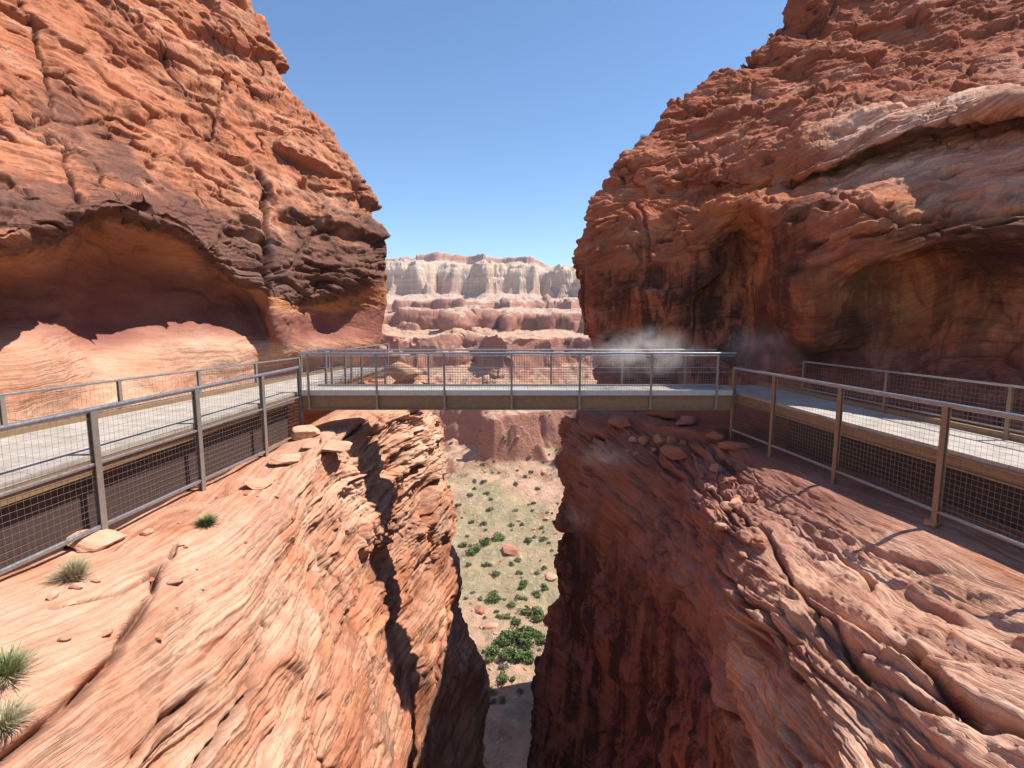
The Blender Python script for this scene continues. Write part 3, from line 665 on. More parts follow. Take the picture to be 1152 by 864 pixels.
def deck_obj(name, inner, outer, z0, thick, parent, along=0.6):
    """deck slab between two edge polylines, uv.x runs with the walk so that board joints cross it"""
    n = len(inner); v = []; uv = []; dist = 0; f = []
    for i in range(n):
        if i: dist += (Vector(inner[i])-Vector(inner[i-1])).length
        for p in (inner[i], outer[i]):
            v.append((p[0], p[1], z0+p[2])); v.append((p[0], p[1], z0+p[2]-thick))
        uv += [dist/along]*4
    for i in range(n-1):
        a = 4*i; b = a+4
        f += [(a, b, b+2, a+2), (a+1, a+3, b+3, b+1), (a, a+1, b+1, b), (a+2, b+2, b+3, a+3)]
    f += [(0, 2, 3, 1), (4*n-4, 4*n-3, 4*n-1, 4*n-2)]
    me = bpy.data.meshes.new(name); me.from_pydata(v, [], f); me.update()
    # make normals consistent
    import bmesh
    bm = bmesh.new(); bm.from_mesh(me); bmesh.ops.recalc_face_normals(bm, faces=bm.faces); bm.to_mesh(me); bm.free()
    ul = me.uv_layers.new(name='UVMap')
    for lp in me.loops: ul.data[lp.index].uv = (uv[lp.vertex_index], 0)
    return link(name, me, m_deck, parent)
DZ = -2.2

# --- left walkway
lw = empty('walkway', (-7.8, 12, -3.5)); tag(lw, 'pale walkway on tan beams along the left cliff with an added dark shade panel under it', 'walkway')
def rel(parent, o): o.matrix_parent_inverse = parent.matrix_world.inverted(); return o
def place(parent, objs):
    bpy.context.view_layer.update()
    for o in objs: o.parent = parent; o.matrix_parent_inverse = parent.matrix_world.inverted()
li = [(-7.0, 2.0), (-6.58, 9.0), (-6.2, 15.5), (-5.85, 19.0), (-5.35, 23.2)]
lo = [(-10.6, 2.0), (-9.3, 9.87), (-8.2, 16.0), (-7.68, 19.1), (-6.9, 23.4)]
zl = -2.2
d1 = deck_obj('deck', [(x-.06, y, 0) for x, y in li], [(x, y, 0) for x, y in lo], zl, 0.08, None)
b1 = MB()
for (xa, ya), (xb, yb) in zip(li[:-1], li[1:]):
    b1.bar((xa-.09, ya, zl-.20), (xb-.09, yb, zl-.20), .07, .22)
e1 = b1.build('edge_beam', m_beam)
b2 = MB()
for (xa, ya), (xb, yb) in zip(lo[:-1], lo[1:]): b2.bar((xa+.04, ya, zl-.18), (xb+.04, yb, zl-.18), .08, .2); b2.bar((xa+.06, ya, zl+.05), (xb+.06, yb, zl+.05), .06, .1)
e2 = b2.build('kerb', m_beam)
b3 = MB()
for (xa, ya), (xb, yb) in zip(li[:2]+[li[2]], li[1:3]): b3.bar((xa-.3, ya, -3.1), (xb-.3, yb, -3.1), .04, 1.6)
e3 = b3.build('shade_panel', m_dark)  # dark sheet added to give the shade below the left deck
jo = []
for k in range(9):
    y = 4+2.1*k; xi = np.interp(y, [p[1] for p in li], [p[0] for p in li]); xo = np.interp(y, [p[1] for p in lo], [p[0] for p in lo])
    b4 = MB(); b4.bar((xi-.35, y, zl-.17), (xo+.1, y, zl-.17), .1, .16); jo.append(b4.build('joist', m_beam))
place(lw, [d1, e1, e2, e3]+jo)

def railing(name, label, a, b, n, ztop, zbot_a, zbot_b, mids, post_w, matp, matr, cell=0.1, group=None, foot=.45, pipe=.028, flat_top=False, extra=None, wr=.0022):
    """posts from the rock up to the handrail between plan points a and b; mids: heights of further rails"""
    root = empty(name, (a[0], a[1], zbot_a)); tag(root, label, 'railing', group); objs = []
    za, zb = ztop if isinstance(ztop, tuple) else (ztop, ztop)
    pts = []
    dirv = Vector((b[0]-a[0], b[1]-a[1], 0)).normalized()
    for i in range(n):
        t = (extra[i] if extra else i/(n-1)); x = a[0]+(b[0]-a[0])*t; y = a[1]+(b[1]-a[1])*t
        pts.append((x, y, za+(zb-za)*t, zbot_a+(zbot_b-zbot_a)*t))
    side = Vector((dirv.y, -dirv.x, 0))
    for x, y, zt, zb_ in pts:
        m = MB()
        # flat bar post: two plates with a gap, as a channel
        m.bar((x-side.x*post_w*.32, y-side.y*post_w*.32, zb_-foot), (x-side.x*post_w*.32, y-side.y*post_w*.32, zt-.02), .014, post_w, up=dirv)
        m.bar((x+side.x*post_w*.32, y+side.y*post_w*.32, zb_-foot), (x+side.x*post_w*.32, y+side.y*post_w*.32, zt-.02), .014, post_w, up=dirv)
        m.bar((x, y, zb_-foot), (x, y, zt-.022), post_w*.62, .012, up=dirv)
        objs.append(m.build('post', matp))
    m = MB(); p, q = pts[0], pts[-1]
    m.tube((p[0]-dirv.x*.03, p[1]-dirv.y*.03, za), (q[0]+dirv.x*.03, q[1]+dirv.y*.03, zb), pipe, 14)
    objs.append(m.build('handrail', matr, smooth=False))
    off = side*0.0
    for (ha, hb, r) in mids:
        m = MB()
        for i in range(n-1):
            p, q = pts[i], pts[i+1]; pa = extra[i] if extra else i/(n-1); pb = extra[i+1] if extra else (i+1)/(n-1)
            m.tube((p[0], p[1], ha+(hb-ha)*pa), (q[0], q[1], ha+(hb-ha)*pb), r, 10)
        objs.append(m.build('rail', matr))
    for i in range(n-1):
        p, q = pts[i], pts[i+1]
        objs.append(wire_panel(p[:2]+(0,), q[:2]+(0,), p[2]-.03, p[3]+.05, q[2]-.03, q[3]+.05, None, cell, wr))
    place(root, objs)
    return root
# near left railing: reaches from the rock up past the deck
def tY(a, b, Y): return (Y-a[1])/(b[1]-a[1])
A, B = (-6.99, 3.6), (-6.14, 15.6)
ys = [3.6, 6.0, 8.47, 11.0, 13.55, 15.6]
railing('railing', 'tall grey mesh railing in front of the left walkway, footed on bare rock', A, B, 6, -1.48, -3.36, -3.50, [(-2.36, -2.34, .030), (-3.33, -3.46, .038)], .12, m_post, m_pipe, .1, extra=[tY(A, B, y) for y in ys], pipe=.046)
A, B = (-10.15, 5.0), (-7.62, 19.4)
railing('railing', 'long low mesh railing between the left walkway and the cliff wall', A, B, 7, (-1.40, -1.50), -2.2, -2.2, [(-2.08, -2.08, .018)], .08, m_post, m_pipe, .1, foot=.1, pipe=.026)
A, B = (-7.58, 19.5), (-6.85, 23.3)
railing('railing', 'short railing at the far left end of the walkway beyond the bridge, cliff side', A, B, 3, (-1.3, -1.2), -2.2, -2.2, [(-2.08, -2.08, .018)], .07, m_post, m_pipe, .08, foot=.1, pipe=.024)
A, B = (-5.93, 17.25), (-5.3, 23.2)
railing('railing', 'short railing at the far left end of the walkway beyond the bridge, slot side', A, B, 5, (-1.15, -1.2), -2.4, -2.4, [(-2.12, -2.12, .018)], .07, m_post, m_pipe, .06, foot=.1, pipe=.024)

# --- right walkway
rw = empty('walkway', (8.5, 12, -3.5)); tag(rw, 'pale walkway with broad tan edge beam beside the right cliff, partly in shade', 'walkway')
ri = [(8.95, 2.0, -2.42), (8.05, 8.0, -2.40), (7.35, 11.8, -2.34), (6.75, 14.6, -2.24), (6.47, 15.7, -2.2), (6.42, 17.2, -2.2)]
ro = [(11.5, 2.0), (10.1, 8.0), (9.25, 11.8), (8.45, 14.6), (8.2, 15.7), (7.9, 17.2)]
d2 = deck_obj('deck', [(x+.06, y, z-zl) for x, y, z in ri], [(x, y, a[2]-zl) for (x, y), a in zip(ro, ri)], zl, .08, None)
b1 = MB()
for (xa, ya, za), (xb, yb, zb) in zip(ri[:-2], ri[1:-1]):
    b1.bar((xa+.10, ya, za-.20), (xb+.10, yb, zb-.20), .06, .22); b1.bar((xa+.07, ya, za-.095), (xb+.07, yb, zb-.095), .10, .03); b1.bar((xa+.07, ya, za-.305), (xb+.07, yb, zb-.305), .10, .03)
e1 = b1.build('edge_beam', m_beam)
b2 = MB()
for (xa, ya), (xb, yb), a, b in zip(ro[:-1], ro[1:], ri[:-1], ri[1:]): b2.bar((xa-.05, ya, a[2]+.06), (xb-.05, yb, b[2]+.06), .08, .12); b2.bar((xa-.05, ya, a[2]-.2), (xb-.05, yb, b[2]-.2), .08, .2)
e2 = b2.build('kerb', m_beam)
jo = []
for k in range(7):
    y = 3+2.0*k; xi = np.interp(y, [p[1] for p in ri], [p[0] for p in ri]); xo = np.interp(y, [p[1] for p in ro], [p[0] for p in ro])
    zj = np.interp(y, [p[1] for p in ri], [p[2] for p in ri])-.17; b4 = MB(); b4.bar((xi+.2, y, zj), (xo-.1, y, zj), .1, .16); jo.append(b4.build('joist', m_beam))
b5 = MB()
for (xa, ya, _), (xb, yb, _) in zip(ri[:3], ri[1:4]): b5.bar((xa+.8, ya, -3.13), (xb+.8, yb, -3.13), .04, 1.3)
e5 = b5.build('shade_panel', m_dark)  # same dark sheet standing in for shade below the right deck
place(rw, [d2, e1, e2, e5]+jo)
A, B = (8.03, 4.6), (6.42, 15.6)
ys = [4.6, 6.8, 9.1, 11.5, 13.75, 15.6]
railing('railing', 'tall bronze mesh railing in front of the right walkway, footed on sunlit rock', A, B, 6, -1.50, -3.46, -3.34, [(-3.42, -3.3, .034)], .10, m_bronze, m_pipe, .09, extra=[tY(A, B, y) for y in ys], pipe=.044)
A, B = (10.6, 5.0), (8.3, 15.4)
railing('railing', 'dim mesh railing between the right walkway and the shaded cliff wall', A, B, 5, (-1.35, -1.3), -2.38, -2.2, [(-2.24, -2.06, .018)], .07, m_bronze, m_pipe, .09, foot=.1, pipe=.024)

# --- footbridge over the slot
fb = empty('footbridge', (0, 16.3, -2.65)); tag(fb, 'slim steel footbridge with grey mesh sides and tan beam spanning the slot between the cliffs', 'footbridge')
Yn, Yf = 15.62, 17.05; X0, X1 = -6.12, 6.42
objs = []
objs.append(deck_obj('deck', [(X0, Yn+.06, 0), (0, Yn+.06, 0), (X1, Yn+.06, 0)], [(X0, Yf-.06, 0), (0, Yf-.06, 0), (X1, Yf-.06, 0)], DZ-.012, .06, None))
def girder(y, sgn):
    m = MB()
    m.bar((X0, y, DZ-.30), (X1, y, DZ-.30), .03, .40)
    m.bar((X0, y, DZ-.115), (X1, y, DZ-.115), .12, .03); m.bar((X0, y, DZ-.51), (X1, y, DZ-.51), .15, .035)
    return m.build('girder', m_beam)
objs += [girder(Yn+.07, 1), girder(Yf-.07, -1)]
for y in (Yn, Yf):
    m = MB(); m.bar((X0, y, DZ-.03), (X1, y, DZ-.03), .05, .13); m.bar((X0, y+(.03 if y == Yn else -.03), DZ+.045), (X1, y+(.03 if y == Yn else -.03), DZ+.045), .09, .02)
    objs.append(m.build('edge_channel', m_kerb))
for i in range(14):
    m = MB(); x = X0+.4+i*(X1-X0-.8)/13; m.bar((x, Yn+.1, DZ-.2), (x, Yf-.1, DZ-.2), .08, .16)
    objs.append(m.build('cross_joist', m_beam))
place(fb, objs)
def bridge_side(y, xs, near):
    root = empty('railing', (0, y, DZ)); o_ = []
    for x in xs:
        m = MB(); zb = DZ-.50 if near else DZ-.2
        yy_ = y-.045 if near else y+.045
        m.bar((x, yy_, zb), (x, yy_, -1.09), .06, .05, up=(0, 1, 0))
        if near: m.bar((x, yy_, zb+.02), (x, y+.02, zb+.02), .12, .03)
        o_.append(m.build('post', m_post, bevel=.004))
    yy_ = y-.045 if near else y+.045
    m = MB(); m.tube((X0, yy_, -1.07), (X1, yy_, -1.07), .03, 14); o_.append(m.build('handrail', m_pipe))
    m = MB(); m.tube((X0, y, -1.15), (X1, y, -1.15), .014, 8); o_.append(m.build('rail', m_pipe))
    m = MB(); m.tube((X0, y, -1.62), (X1, y, -1.62), .011, 8); o_.append(m.build('rail', m_pipe))
    xs2 = [X0]+list(xs)+[X1]
    for a_, b_ in zip(xs2[:-1], xs2[1:]):
        if b_-a_ > .2: o_.append(wire_panel((a_, y, 0), (b_, y, 0), -1.16, DZ+.06, -1.16, DZ+.06, None, .075, .003))
    bpy.context.view_layer.update()
    for q in o_: q.parent = root; q.matrix_parent_inverse = root.matrix_world.inverted()
    root.parent = fb; bpy.context.view_layer.update(); root.matrix_parent_inverse = fb.matrix_world.inverted()
    return root
near_x = [P(px, 430, Yn)[0] for px in (347.5, 424, 500, 575.5, 652, 732, 806)]
far_x = [P(px, 430, Yf)[0] for px in (373, 395, 433, 482, 543, 620, 700, 771)]
bridge_side(Yn, near_x, True); bridge_side(Yf, far_x, False)

# ------------------------------------------------------------------ surface lookup for things that stand on the cliffs
from mathutils.bvhtree import BVHTree
dg = bpy.context.evaluated_depsgraph_get()
def sub_bvh(V, U, lo, hi):
    r = np.where((U[:, 0] > lo) & (U[:, 0] < hi))[0]; W_ = V[r]
    n, m = W_.shape[:2]; idx = np.arange(n*m).reshape(n, m)
    q = np.stack([idx[:-1, :-1], idx[:-1, 1:], idx[1:, 1:], idx[1:, :-1]], -1).reshape(-1, 4)
    return BVHTree.FromPolygons([tuple(v) for v in W_.reshape(-1, 3).tolist()], [tuple(a) for a in q.tolist()])
bl = sub_bvh(VL, UL, 11.5, 16.4); br = sub_bvh(VR, UR, 12.8, 18.4)
def ray(px, py, tree=None, default=None):
    d = Vector(P(px, py, 10)); d.normalize()
    for t in ((tree,) if tree else (bl, br)):
        h = t.ray_cast(Vector((0, 0, 0)), d)
        if h[0] is not None: return h[0], h[1]
    return None, None

# ------------------------------------------------------------------ loose rocks
ORD = ('first second third fourth fifth sixth seventh eighth ninth tenth eleventh twelfth thirteenth fourteenth fifteenth sixteenth seventeenth eighteenth nineteenth twentieth twenty-first twenty-second twenty-third').split()
def rank(lst, item): return ORD[sorted(lst).index(item)]
def rock_mesh(name, sx, sy, sz, seed, sub=4, flat=1.0):
    import bmesh
    bm = bmesh.new(); bmesh.ops.create_icosphere(bm, subdivisions=sub, radius=1)
    rs = np.random.RandomState(seed)
    co = np.array([v.co[:] for v in bm.verts])
    # chipped by planes
    for k in range(20):
        d = rs.randn(3); d[2] *= flat; d /= np.linalg.norm(d); h = rs.uniform(.5, .85)
        p = co@d; m = p > h; co[m] -= np.outer(p[m]-h, d)*.93
    co *= 1.15
    x, y, z = co.T.copy()
    zs = z*sz*8
    co *= (1+.06*fbm(x, y, z, 1.6, 4, seed)+.03*np.sign(np.sin(zs+2*fbm(x, y, z, 1, 2, seed+1))))[:, None]
    co *= (sx, sy, sz)
    for v, c in zip(bm.verts, co): v.co = c
    me = bpy.data.meshes.new(name); bm.to_mesh(me); bm.free()
    at = me.attributes.new('strata', 'FLOAT', 'POINT'); at.data.foreach_set('value', (co[:, 2]+.2*co[:, 0]).astype(np.float32))
    for k, v in (('pale', .6 if seed % 2 else .2),):
        a2 = me.attributes.new(k, 'FLOAT', 'POINT'); a2.data.foreach_set('value', np.full(len(co), v, np.float32))
    me.polygons.foreach_set('use_smooth', np.ones(len(me.polygons), bool)); me.set_sharp_from_angle(angle=R(35))
    return me
mat_rock_pale = rock_material('loose_rock_pale', (0.42, 0.17, 0.09), (0.55, 0.27, 0.16), (0.64, 0.38, 0.25), (0.72, 0.52, 0.38), VARN, .9)
mat_rock_red = rock_material('loose_rock_red', (0.28, 0.08, 0.04), (0.42, 0.15, 0.08), (0.50, 0.22, 0.13), (0.6, 0.36, 0.26), VARN, .5)
def boulder(px, py, size, seed, label, mat, tree, rz=0, tilt=0, sink=.35, group=None, sub=4, Y=None):
    if Y is None: p, nrm = ray(px, py, tree)
    else: p = Vector(P(px, py, Y))
    if p is None: print('no rock spot', px, py); return
    me = rock_mesh('boulder', *size, seed, sub)
    o = link('boulder', me, mat); o.location = (p.x, p.y, p.z+size[2]*(.9-sink)); o.rotation_euler = (tilt, tilt*.5, rz)
    tag(o, label, 'boulder', group)
    return o
boulder(108, 612, (.48, .34, .13), 1, 'flat cream slab of rock at the foot of the nearest left railing post', mat_rock_pale, bl, .3, .08, .2)
boulder(196, 655, (.16, .1, .05), 3, 'small pale flake lying below the round green tuft on the left ledge', mat_rock_pale, bl, .8)
boulder(222, 547, (.24, .15, .07), 5, 'small pinkish slab at the foot of the second left railing post', mat_rock_red, bl, .2)
boulder(345, 492, (.5, .42, .2), 7, 'rounded cream boulder beside the left railing corner post', mat_rock_pale, bl, .5)
boulder(368, 505, (.7, .5, .12), 9, 'broad flat slab capping the left ledge below the bridge end', mat_rock_pale, bl, 1.0, .1)
boulder(322, 520, (.55, .35, .11), 11, 'long flat cream slab on the left ledge edge before the railing corner', mat_rock_pale, bl, 1.3, .05)
boulder(292, 545, (.42, .3, .09), 13, 'tilted flat slab on the left ledge between the third post and the rim', mat_rock_pale, bl, .9, .12)
boulder(452, 424, (.62, .5, .32), 15, 'yellowish rounded boulder seen through the bridge mesh near its left end', mat_rock_pale, None, .4, 0, .3, Y=20.0)
boulder(478, 432, (.5, .4, .22), 17, 'orange tinged boulder lowest of the pair behind the bridge mesh', mat_rock_pale, None, 1.4, 0, .3, Y=20.6)
boulder(466, 453, (1.1, .8, .6), 27, 'broad pale block carrying the two yellowish boulders behind the bridge deck', mat_rock_pale, None, .9, 0, .3, Y=20.4)
boulder(1050, 590, (.22, .16, .07), 19, 'small orange rock at the foot of the right railing post nearest the viewer', mat_rock_pale, br, .6)
boulder(165, 600, (.13, .1, .04), 21, 'tiny grey pink flake on sand between the slab and the green tuft', mat_rock_pale, bl, 2)
boulder(60, 672, (.1, .08, .05), 23, 'tiny dark shadowed stone on the pale ledge under the dry grass tuft', mat_rock_pale, bl, 2)
rs = random.Random(5)
for i, (px, py, sc_) in enumerate([(712, 497, .16), (724, 500, .22), (742, 499, .26), (756, 498, .18), (716, 512, .1), (735, 508, .12), (705, 508, .09), (752, 510, .1), (768, 500, .12)]):
    boulder(px, py, (sc_*1.2, sc_, sc_*.75), 31+2*i, '%s cream stone by the green sprig on the right ledge, %s from the left' % ('larger' if sc_ > .15 else 'small', ORD[sorted([712, 724, 742, 756, 716, 735, 705, 752, 768]).index(px)]), mat_rock_pale, br, i, 0, .3, 'cream stones piled on the shaded right ledge', 3)
for i, (px, py, s3) in enumerate([(745, 470, (.5, .35, .22)), (775, 478, (.6, .4, .2)), (800, 492, (.7, .35, .16)), (700, 478, (.5, .45, .2)), (825, 505, (.55, .3, .12)), (765, 515, (.6, .45, .3))]):
    boulder(px, py, s3, 60+i, ['dark red block under the bridge beam, second of those from the left', 'low reddish block beneath the bridge posts before the corner', 'long rust red slab lying at the right ledge corner', 'dusky red block under the bridge, furthest left on the right ledge', 'thin red slab beside the foot of the right corner post', 'rounded rust boulder below the slabs on the right rim'][i], mat_rock_red, br, i*.7, .1, .3)

rp = random.Random(21)
for i in range(46):
    px, py = rp.uniform(60, 350), rp.uniform(510, 720)
    if py < 700-0.55*px or py > 860-.75*px: continue
    q = rp.uniform(.02, .075); boulder(px, py, (q*1.3, q, q*.5), 301+i, 'small flake of stone strewn over the pale left ledge', (mat_rock_pale, mat_rock_red)[i % 3 == 0], bl, i, 0, .3, 'stone flakes strewn on the left ledge', 3)
for i in range(18):
    t = rp.random(); px, py = 800+rp.uniform(-25, 45)+60*t, 530+rp.uniform(-12, 12)+130*t
    q = rp.uniform(.06, .17); boulder(px, py, (q*1.2, q, q*.7), 401+i, 'knobbly pinkish stone lodged along the sunlit rim of the right ledge', mat_right, br, i, 0, .15, 'stones along the right rim', 3)

# ------------------------------------------------------------------ plants
def leafmat(name, c1, c2):
    m, nt, b = newmat(name); n = N(nt)
    inf = n.node('ShaderNodeObjectInfo').outputs['Random']
    pos = n.node('ShaderNodeNewGeometry').outputs['Position']
    f = n.math('ADD', n.math('MULTIPLY', n.noise(pos, 1.5, 3, .7), .7), n.math('MULTIPLY', inf, .3))
    nt.links.new(n.ramp(f, [(.3, c1), (.65, c2)]), b.inputs['Base Color']); b.inputs['Roughness'].default_value = .7
    b.inputs['Specular IOR Level'].default_value = .2
    return m
m_green = leafmat('leaf_green', (0.06, 0.10, 0.03), (0.14, 0.20, 0.06))
m_sage = leafmat('leaf_sage', (0.10, 0.12, 0.07), (0.24, 0.25, 0.15))
m_dry = leafmat('dry_grass', (0.30, 0.27, 0.15), (0.50, 0.43, 0.27))
m_lime = leafmat('grass_green', (0.16, 0.22, 0.07), (0.30, 0.34, 0.14))
m_bark = leafmat('bark', (0.10, 0.07, 0.05), (0.18, 0.13, 0.10))
def tuft_mesh(name, n, h, spread, seed, wdt=.006):
    r = random.Random(seed); v = []; f = []
    for i in range(n):
        a = r.uniform(0, 6.283); s0 = r.uniform(0, spread*.25); L_ = h*r.uniform(.5, 1.1); lean = r.uniform(.1, 1.0)*spread
        bx, by = math.cos(a)*s0, math.sin(a)*s0; pa = a+r.uniform(-.5, .5)
        px_, py_ = -math.sin(pa)*wdt, math.cos(pa)*wdt; b0 = len(v)
        for k in range(4):
            t = k/3; x = bx+math.cos(pa)*lean*t*t; y = by+math.sin(pa)*lean*t*t; z = L_*(t-.25*t*t*lean/spread)
            ww = 1-t*.85
            v += [(x-px_*ww, y-py_*ww, z), (x+px_*ww, y+py_*ww, z)]
        for k in range(3): f.append((b0+2*k, b0+2*k+1, b0+2*k+3, b0+2*k+2))
    me = bpy.data.meshes.new(name); me.from_pydata(v, [], f); me.update(); return me
def tuft(px, py, n, h, sp, seed, label, mats, dead=True, Y=None):
    if Y == 'skyline': p = Vector(find_on(VR, px, py, (0, int(VR.shape[0]*.55))))
    elif Y is None: p, _ = ray(px, py)
    else: p = Vector(P(px, py, Y))
    if p is None: print('no tuft spot', px, py); return
    root = empty('grass_tuft', (p.x, p.y, p.z-.02)); tag(root, label, 'grass tuft')
    link('green_blades', tuft_mesh('green_blades', n, h, sp, seed), mats[0], root)
    if dead: link('dry_blades', tuft_mesh('dry_blades', n, h*.8, sp*1.25, seed+1), mats[1], root)
tuft(84, 652, 380, .34, .28, 1, 'dry straw coloured grass tuft below the cream slab on the left ledge', (m_dry, m_dry))
tuft(233, 590, 520, .2, .19, 3, 'small round green tuft in the middle of the left ledge', (m_lime, m_green))
tuft(8, 765, 420, .36, .30, 5, 'green spiky grass clump at the left edge of the photo', (m_lime, m_dry))
tuft(4, 820, 300, .28, .3, 7, 'dry grey grass clump at the left photo edge under the green one', (m_dry, m_dry))
tuft(727, 500, 220, .2, .2, 9, 'bright green sprig among cream stones on the shaded right ledge', (m_lime, m_green), False)
tuft(724, 157, 160, .26, .24, 11, 'tiny yellow green shrub on the skyline of the right cliff', (m_lime, m_green), True, Y='skyline')

def bush_mesh(name, seed, n=420, squash=.75, leaf=.11):
    """unit bush: leaf-clump faces spread over uneven lobes"""
    r = np.random.RandomState(seed); v = []; f = []
    lobes = [(r.uniform(-.5, .5), r.uniform(-.5, .5), r.uniform(.25, .8)*squash, r.uniform(.3, .52)) for _ in range(7)]
    for i in range(n):
        lx, ly, lz, lr = lobes[r.randint(7)]
        d = r.randn(3); d /= np.linalg.norm(d); q = lr*r.uniform(.55, 1.08)
        c = np.array([lx, ly, lz])+d*q*np.array([1, 1, squash]); c[2] = max(c[2], .02)
        a = r.randn(3); a /= np.linalg.norm(a); b_ = np.cross(a, d+1e-3*r.randn(3)); b_ /= np.linalg.norm(b_)+1e-9
        s1, s2 = leaf*r.uniform(.6, 1.3), leaf*r.uniform(.4, .9); b0 = len(v)
        v += [tuple(c+a*s1), tuple(c+b_*s2), tuple(c-a*s1), tuple(c-b_*s2)]; f.append((b0, b0+1, b0+2, b0+3))
    me = bpy.data.meshes.new(name); me.from_pydata(v, [], f); me.update(); return me
variants = {}
for kind, mt in (('green', m_green), ('sage', m_sage)):
    for k in range(3):
        me = bush_mesh('shrub', 100+k+(10 if kind == 'sage' else 0)); me.materials.append(mt); variants[kind, k] = me
def gh(x, y): return float(ground_h(np.array([[x]], float), np.array([[y]], float))[0, 0])
def floor_hit(px, py):
    k = np.linspace(60, 300, 110)
    pts = np.array([P(px, py, q) for q in k]); h = ground_h(pts[:, 0][None], pts[:, 1][None])[0]
    below = np.where(pts[:, 2] < h)[0]
    return None if len(below) == 0 else (pts[below[0]][0], pts[below[0]][1], h[below[0]])
r = random.Random(12)
def shrub(px, py, size, kind, label, group, name='shrub'):
    p = floor_hit(px, py)
    if p is None: return
    D_ = math.hypot(p[1], p[2]); s_ = size*D_/612/2
    o = bpy.data.objects.new(name, variants[kind, r.randrange(3)]); COL.objects.link(o)
    o.location = (p[0], p[1], p[2]-.1*s_); o.scale = (s_*r.uniform(.9, 1.2), s_*r.uniform(.9, 1.2), s_*r.uniform(.8, 1.15)); o.rotation_euler.z = r.uniform(0, 6)
    tag(o, label, 'shrub', group)
G1_, G2_, G3_ = 'green thicket low on the canyon floor', 'dark green shrubs scattered on the canyon floor', 'grey green sage scattered on the canyon floor'
TH = [(556, 738, 24), (568, 728, 26), (578, 742, 28), (590, 730, 26), (600, 716, 24), (585, 718, 26), (572, 748, 22), (604, 702, 24), (562, 724, 20), (594, 745, 22), (608, 728, 18), (552, 752, 14), (580, 706, 16)]
for px, py, s_ in TH:
    shrub(px, py, s_, 'green', 'green crown in the thicket on the canyon floor, %s from its left end' % rank(TH, (px, py, s_)), G1_)
SH = [(562, 608, 20), (594, 612, 14), (520, 618, 16), (536, 620, 18), (548, 616, 18), (528, 626, 14), (505, 580, 12), (516, 572, 9), (556, 678, 18), (590, 680, 10), (604, 676, 14), (612, 668, 14), (566, 776, 18), (552, 780, 14), (590, 690, 16), (545, 640, 11), (575, 640, 9), (590, 660, 12), (620, 655, 9), (612, 610, 10), (545, 545, 9), (600, 570, 8), (530, 590, 10)]
for px, py, s_ in SH:
    shrub(px, py, s_, 'green', 'dark shrub %s, %s from the left of the dark shrubs' % ('above the floor thicket' if py < 690 else 'at the floor shadow edge', rank(SH, (px, py, s_))), G2_)
for i in range(150):
    px = r.uniform(500, 640); py = r.uniform(478, 800)**1.0
    shrub(px, py, r.uniform(5, 13)*(.6+.5*(py-470)/330), 'sage' if r.random() < .75 else 'green', 'small grey green bush dotted over the canyon floor seen through the slot', G3_)
def frock(px, py, size, seed, label, group=None):
    p = floor_hit(px, py)
    if p is None: return
    s_ = size*math.hypot(p[1], p[2])/612/2
    o = link('boulder', rock_mesh('boulder', s_*1.2, s_, s_*.6, seed, 3), mat_rock_pale if seed % 3 else mat_rock_red); o.location = (p[0], p[1], p[2]+.1*s_); o.rotation_euler.z = seed
    tag(o, label, 'boulder', group)
frock(574, 624, 24, 81, 'large rounded pale boulder beside trees in the middle of the canyon floor')
frock(620, 655, 14, 83, 'reddish block at the foot of the right wall on the canyon floor')
frock(540, 688, 13, 84, 'flat red tilted slab on the sandy floor left of the trees')
frock(552, 710, 13, 85, 'second flat red slab, nearer than the tilted one, left of the thicket')
for i in range(60):
    frock(r.uniform(505, 635), r.uniform(500, 860), r.uniform(2, 6), 200+i, 'small rock strewn on the canyon floor far below the bridge', 'rocks strewn on the canyon floor')

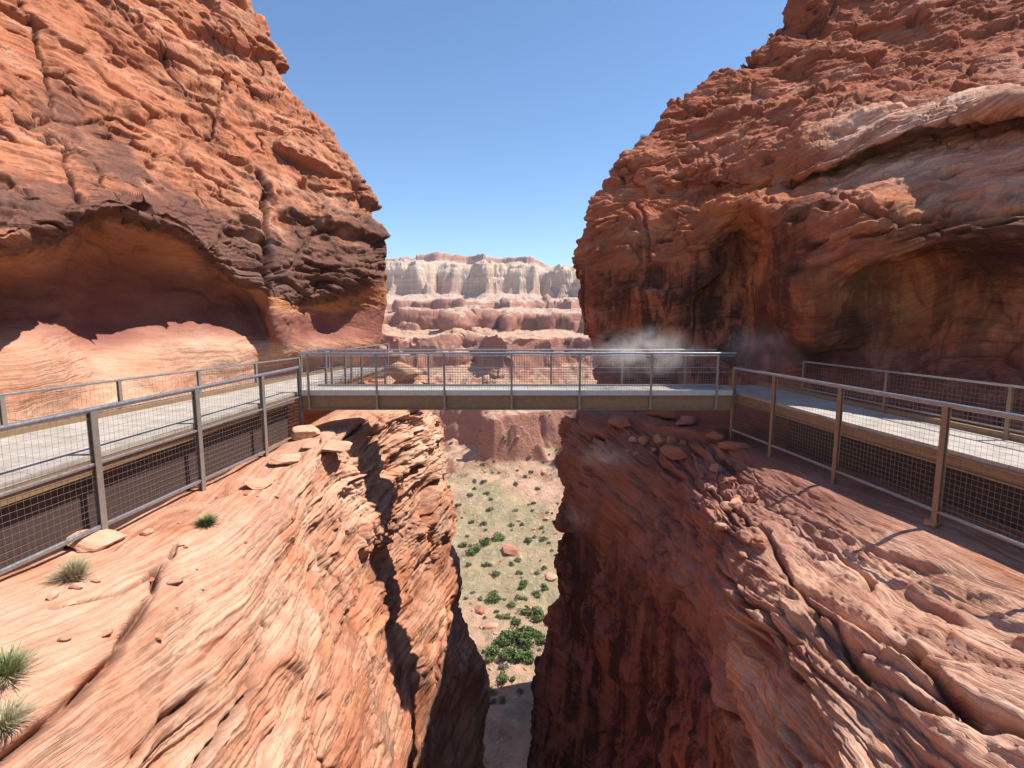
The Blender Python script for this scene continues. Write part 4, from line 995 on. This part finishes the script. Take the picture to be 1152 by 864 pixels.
# ------------------------------------------------------------------ dust and spray puffs at the right end of the bridge
def puff(c, rad, dens, seed, label):
    import bmesh
    bm = bmesh.new(); bmesh.ops.create_icosphere(bm, subdivisions=3, radius=1)
    me = bpy.data.meshes.new('mist'); bm.to_mesh(me); bm.free()
    m = bpy.data.materials.new('mist'); m.use_nodes = True; nt = m.node_tree; nt.nodes.clear(); n = N(nt)
    out = n.node('ShaderNodeOutputMaterial'); pv = n.node('ShaderNodeVolumePrincipled')
    tc = n.node('ShaderNodeTexCoord').outputs['Object']
    ln = n.node('ShaderNodeVectorMath', operation='LENGTH'); n.set(ln, 0, tc)
    fall = n.rng(ln.outputs['Value'], 0.25, 1.0, 1, 0)
    geo = n.node('ShaderNodeNewGeometry').outputs['Position']
    nz = n.rng(n.noise(geo, 1.6, 5, .6, .5), .42, .68)
    d = n.math('MULTIPLY', n.math('MULTIPLY', n.math('MULTIPLY', fall, fall), nz), dens)
    n.set(pv, 'Density', d); n.set(pv, 'Color', (.95, .93, .9, 1)); n.set(pv, 'Anisotropy', .2)
    nt.links.new(pv.outputs[0], out.inputs['Volume'])
    o = link('mist', me, m); o.location = c; o.scale = rad; tag(o, label, 'mist', None, 'stuff')
puff(P(725, 396, 16.4), (2.1, 1.0, .95), 2.6, 1, 'bright pale puff of mist over the bridge handrail near its right end')
puff(P(860, 392, 16.4), (2.0, 1.2, 1.1), .9, 2, 'thin brownish mist before the shaded hollow above the bridge corner')
puff(P(688, 515, 17.0), (1.3, .9, .6), 1.0, 3, 'faint mist wisp below the bridge above the shaded rocks')
puff(P(652, 582, 17.5), (.7, .7, .8), 1.0, 4, 'small lowest wisp of mist in front of the shaded slot wall')

# ------------------------------------------------------------------ thin desert haze
hb = MB(); hb.bar((0, -90, 2), (0, 2200, 2), 3200, 220)
hz = bpy.data.materials.new('haze'); hz.use_nodes = True; ht = hz.node_tree; ht.nodes.clear()
ho = ht.nodes.new('ShaderNodeOutputMaterial'); hv = ht.nodes.new('ShaderNodeVolumePrincipled')
hv.inputs['Density'].default_value = 0.0002; hv.inputs['Color'].default_value = (.82, .88, 1, 1); hv.inputs['Anisotropy'].default_value = .3
ht.links.new(hv.outputs[0], ho.inputs['Volume'])
tag(hb.build('haze', hz), 'thin pale haze over the canyon', 'haze', None, 'stuff')
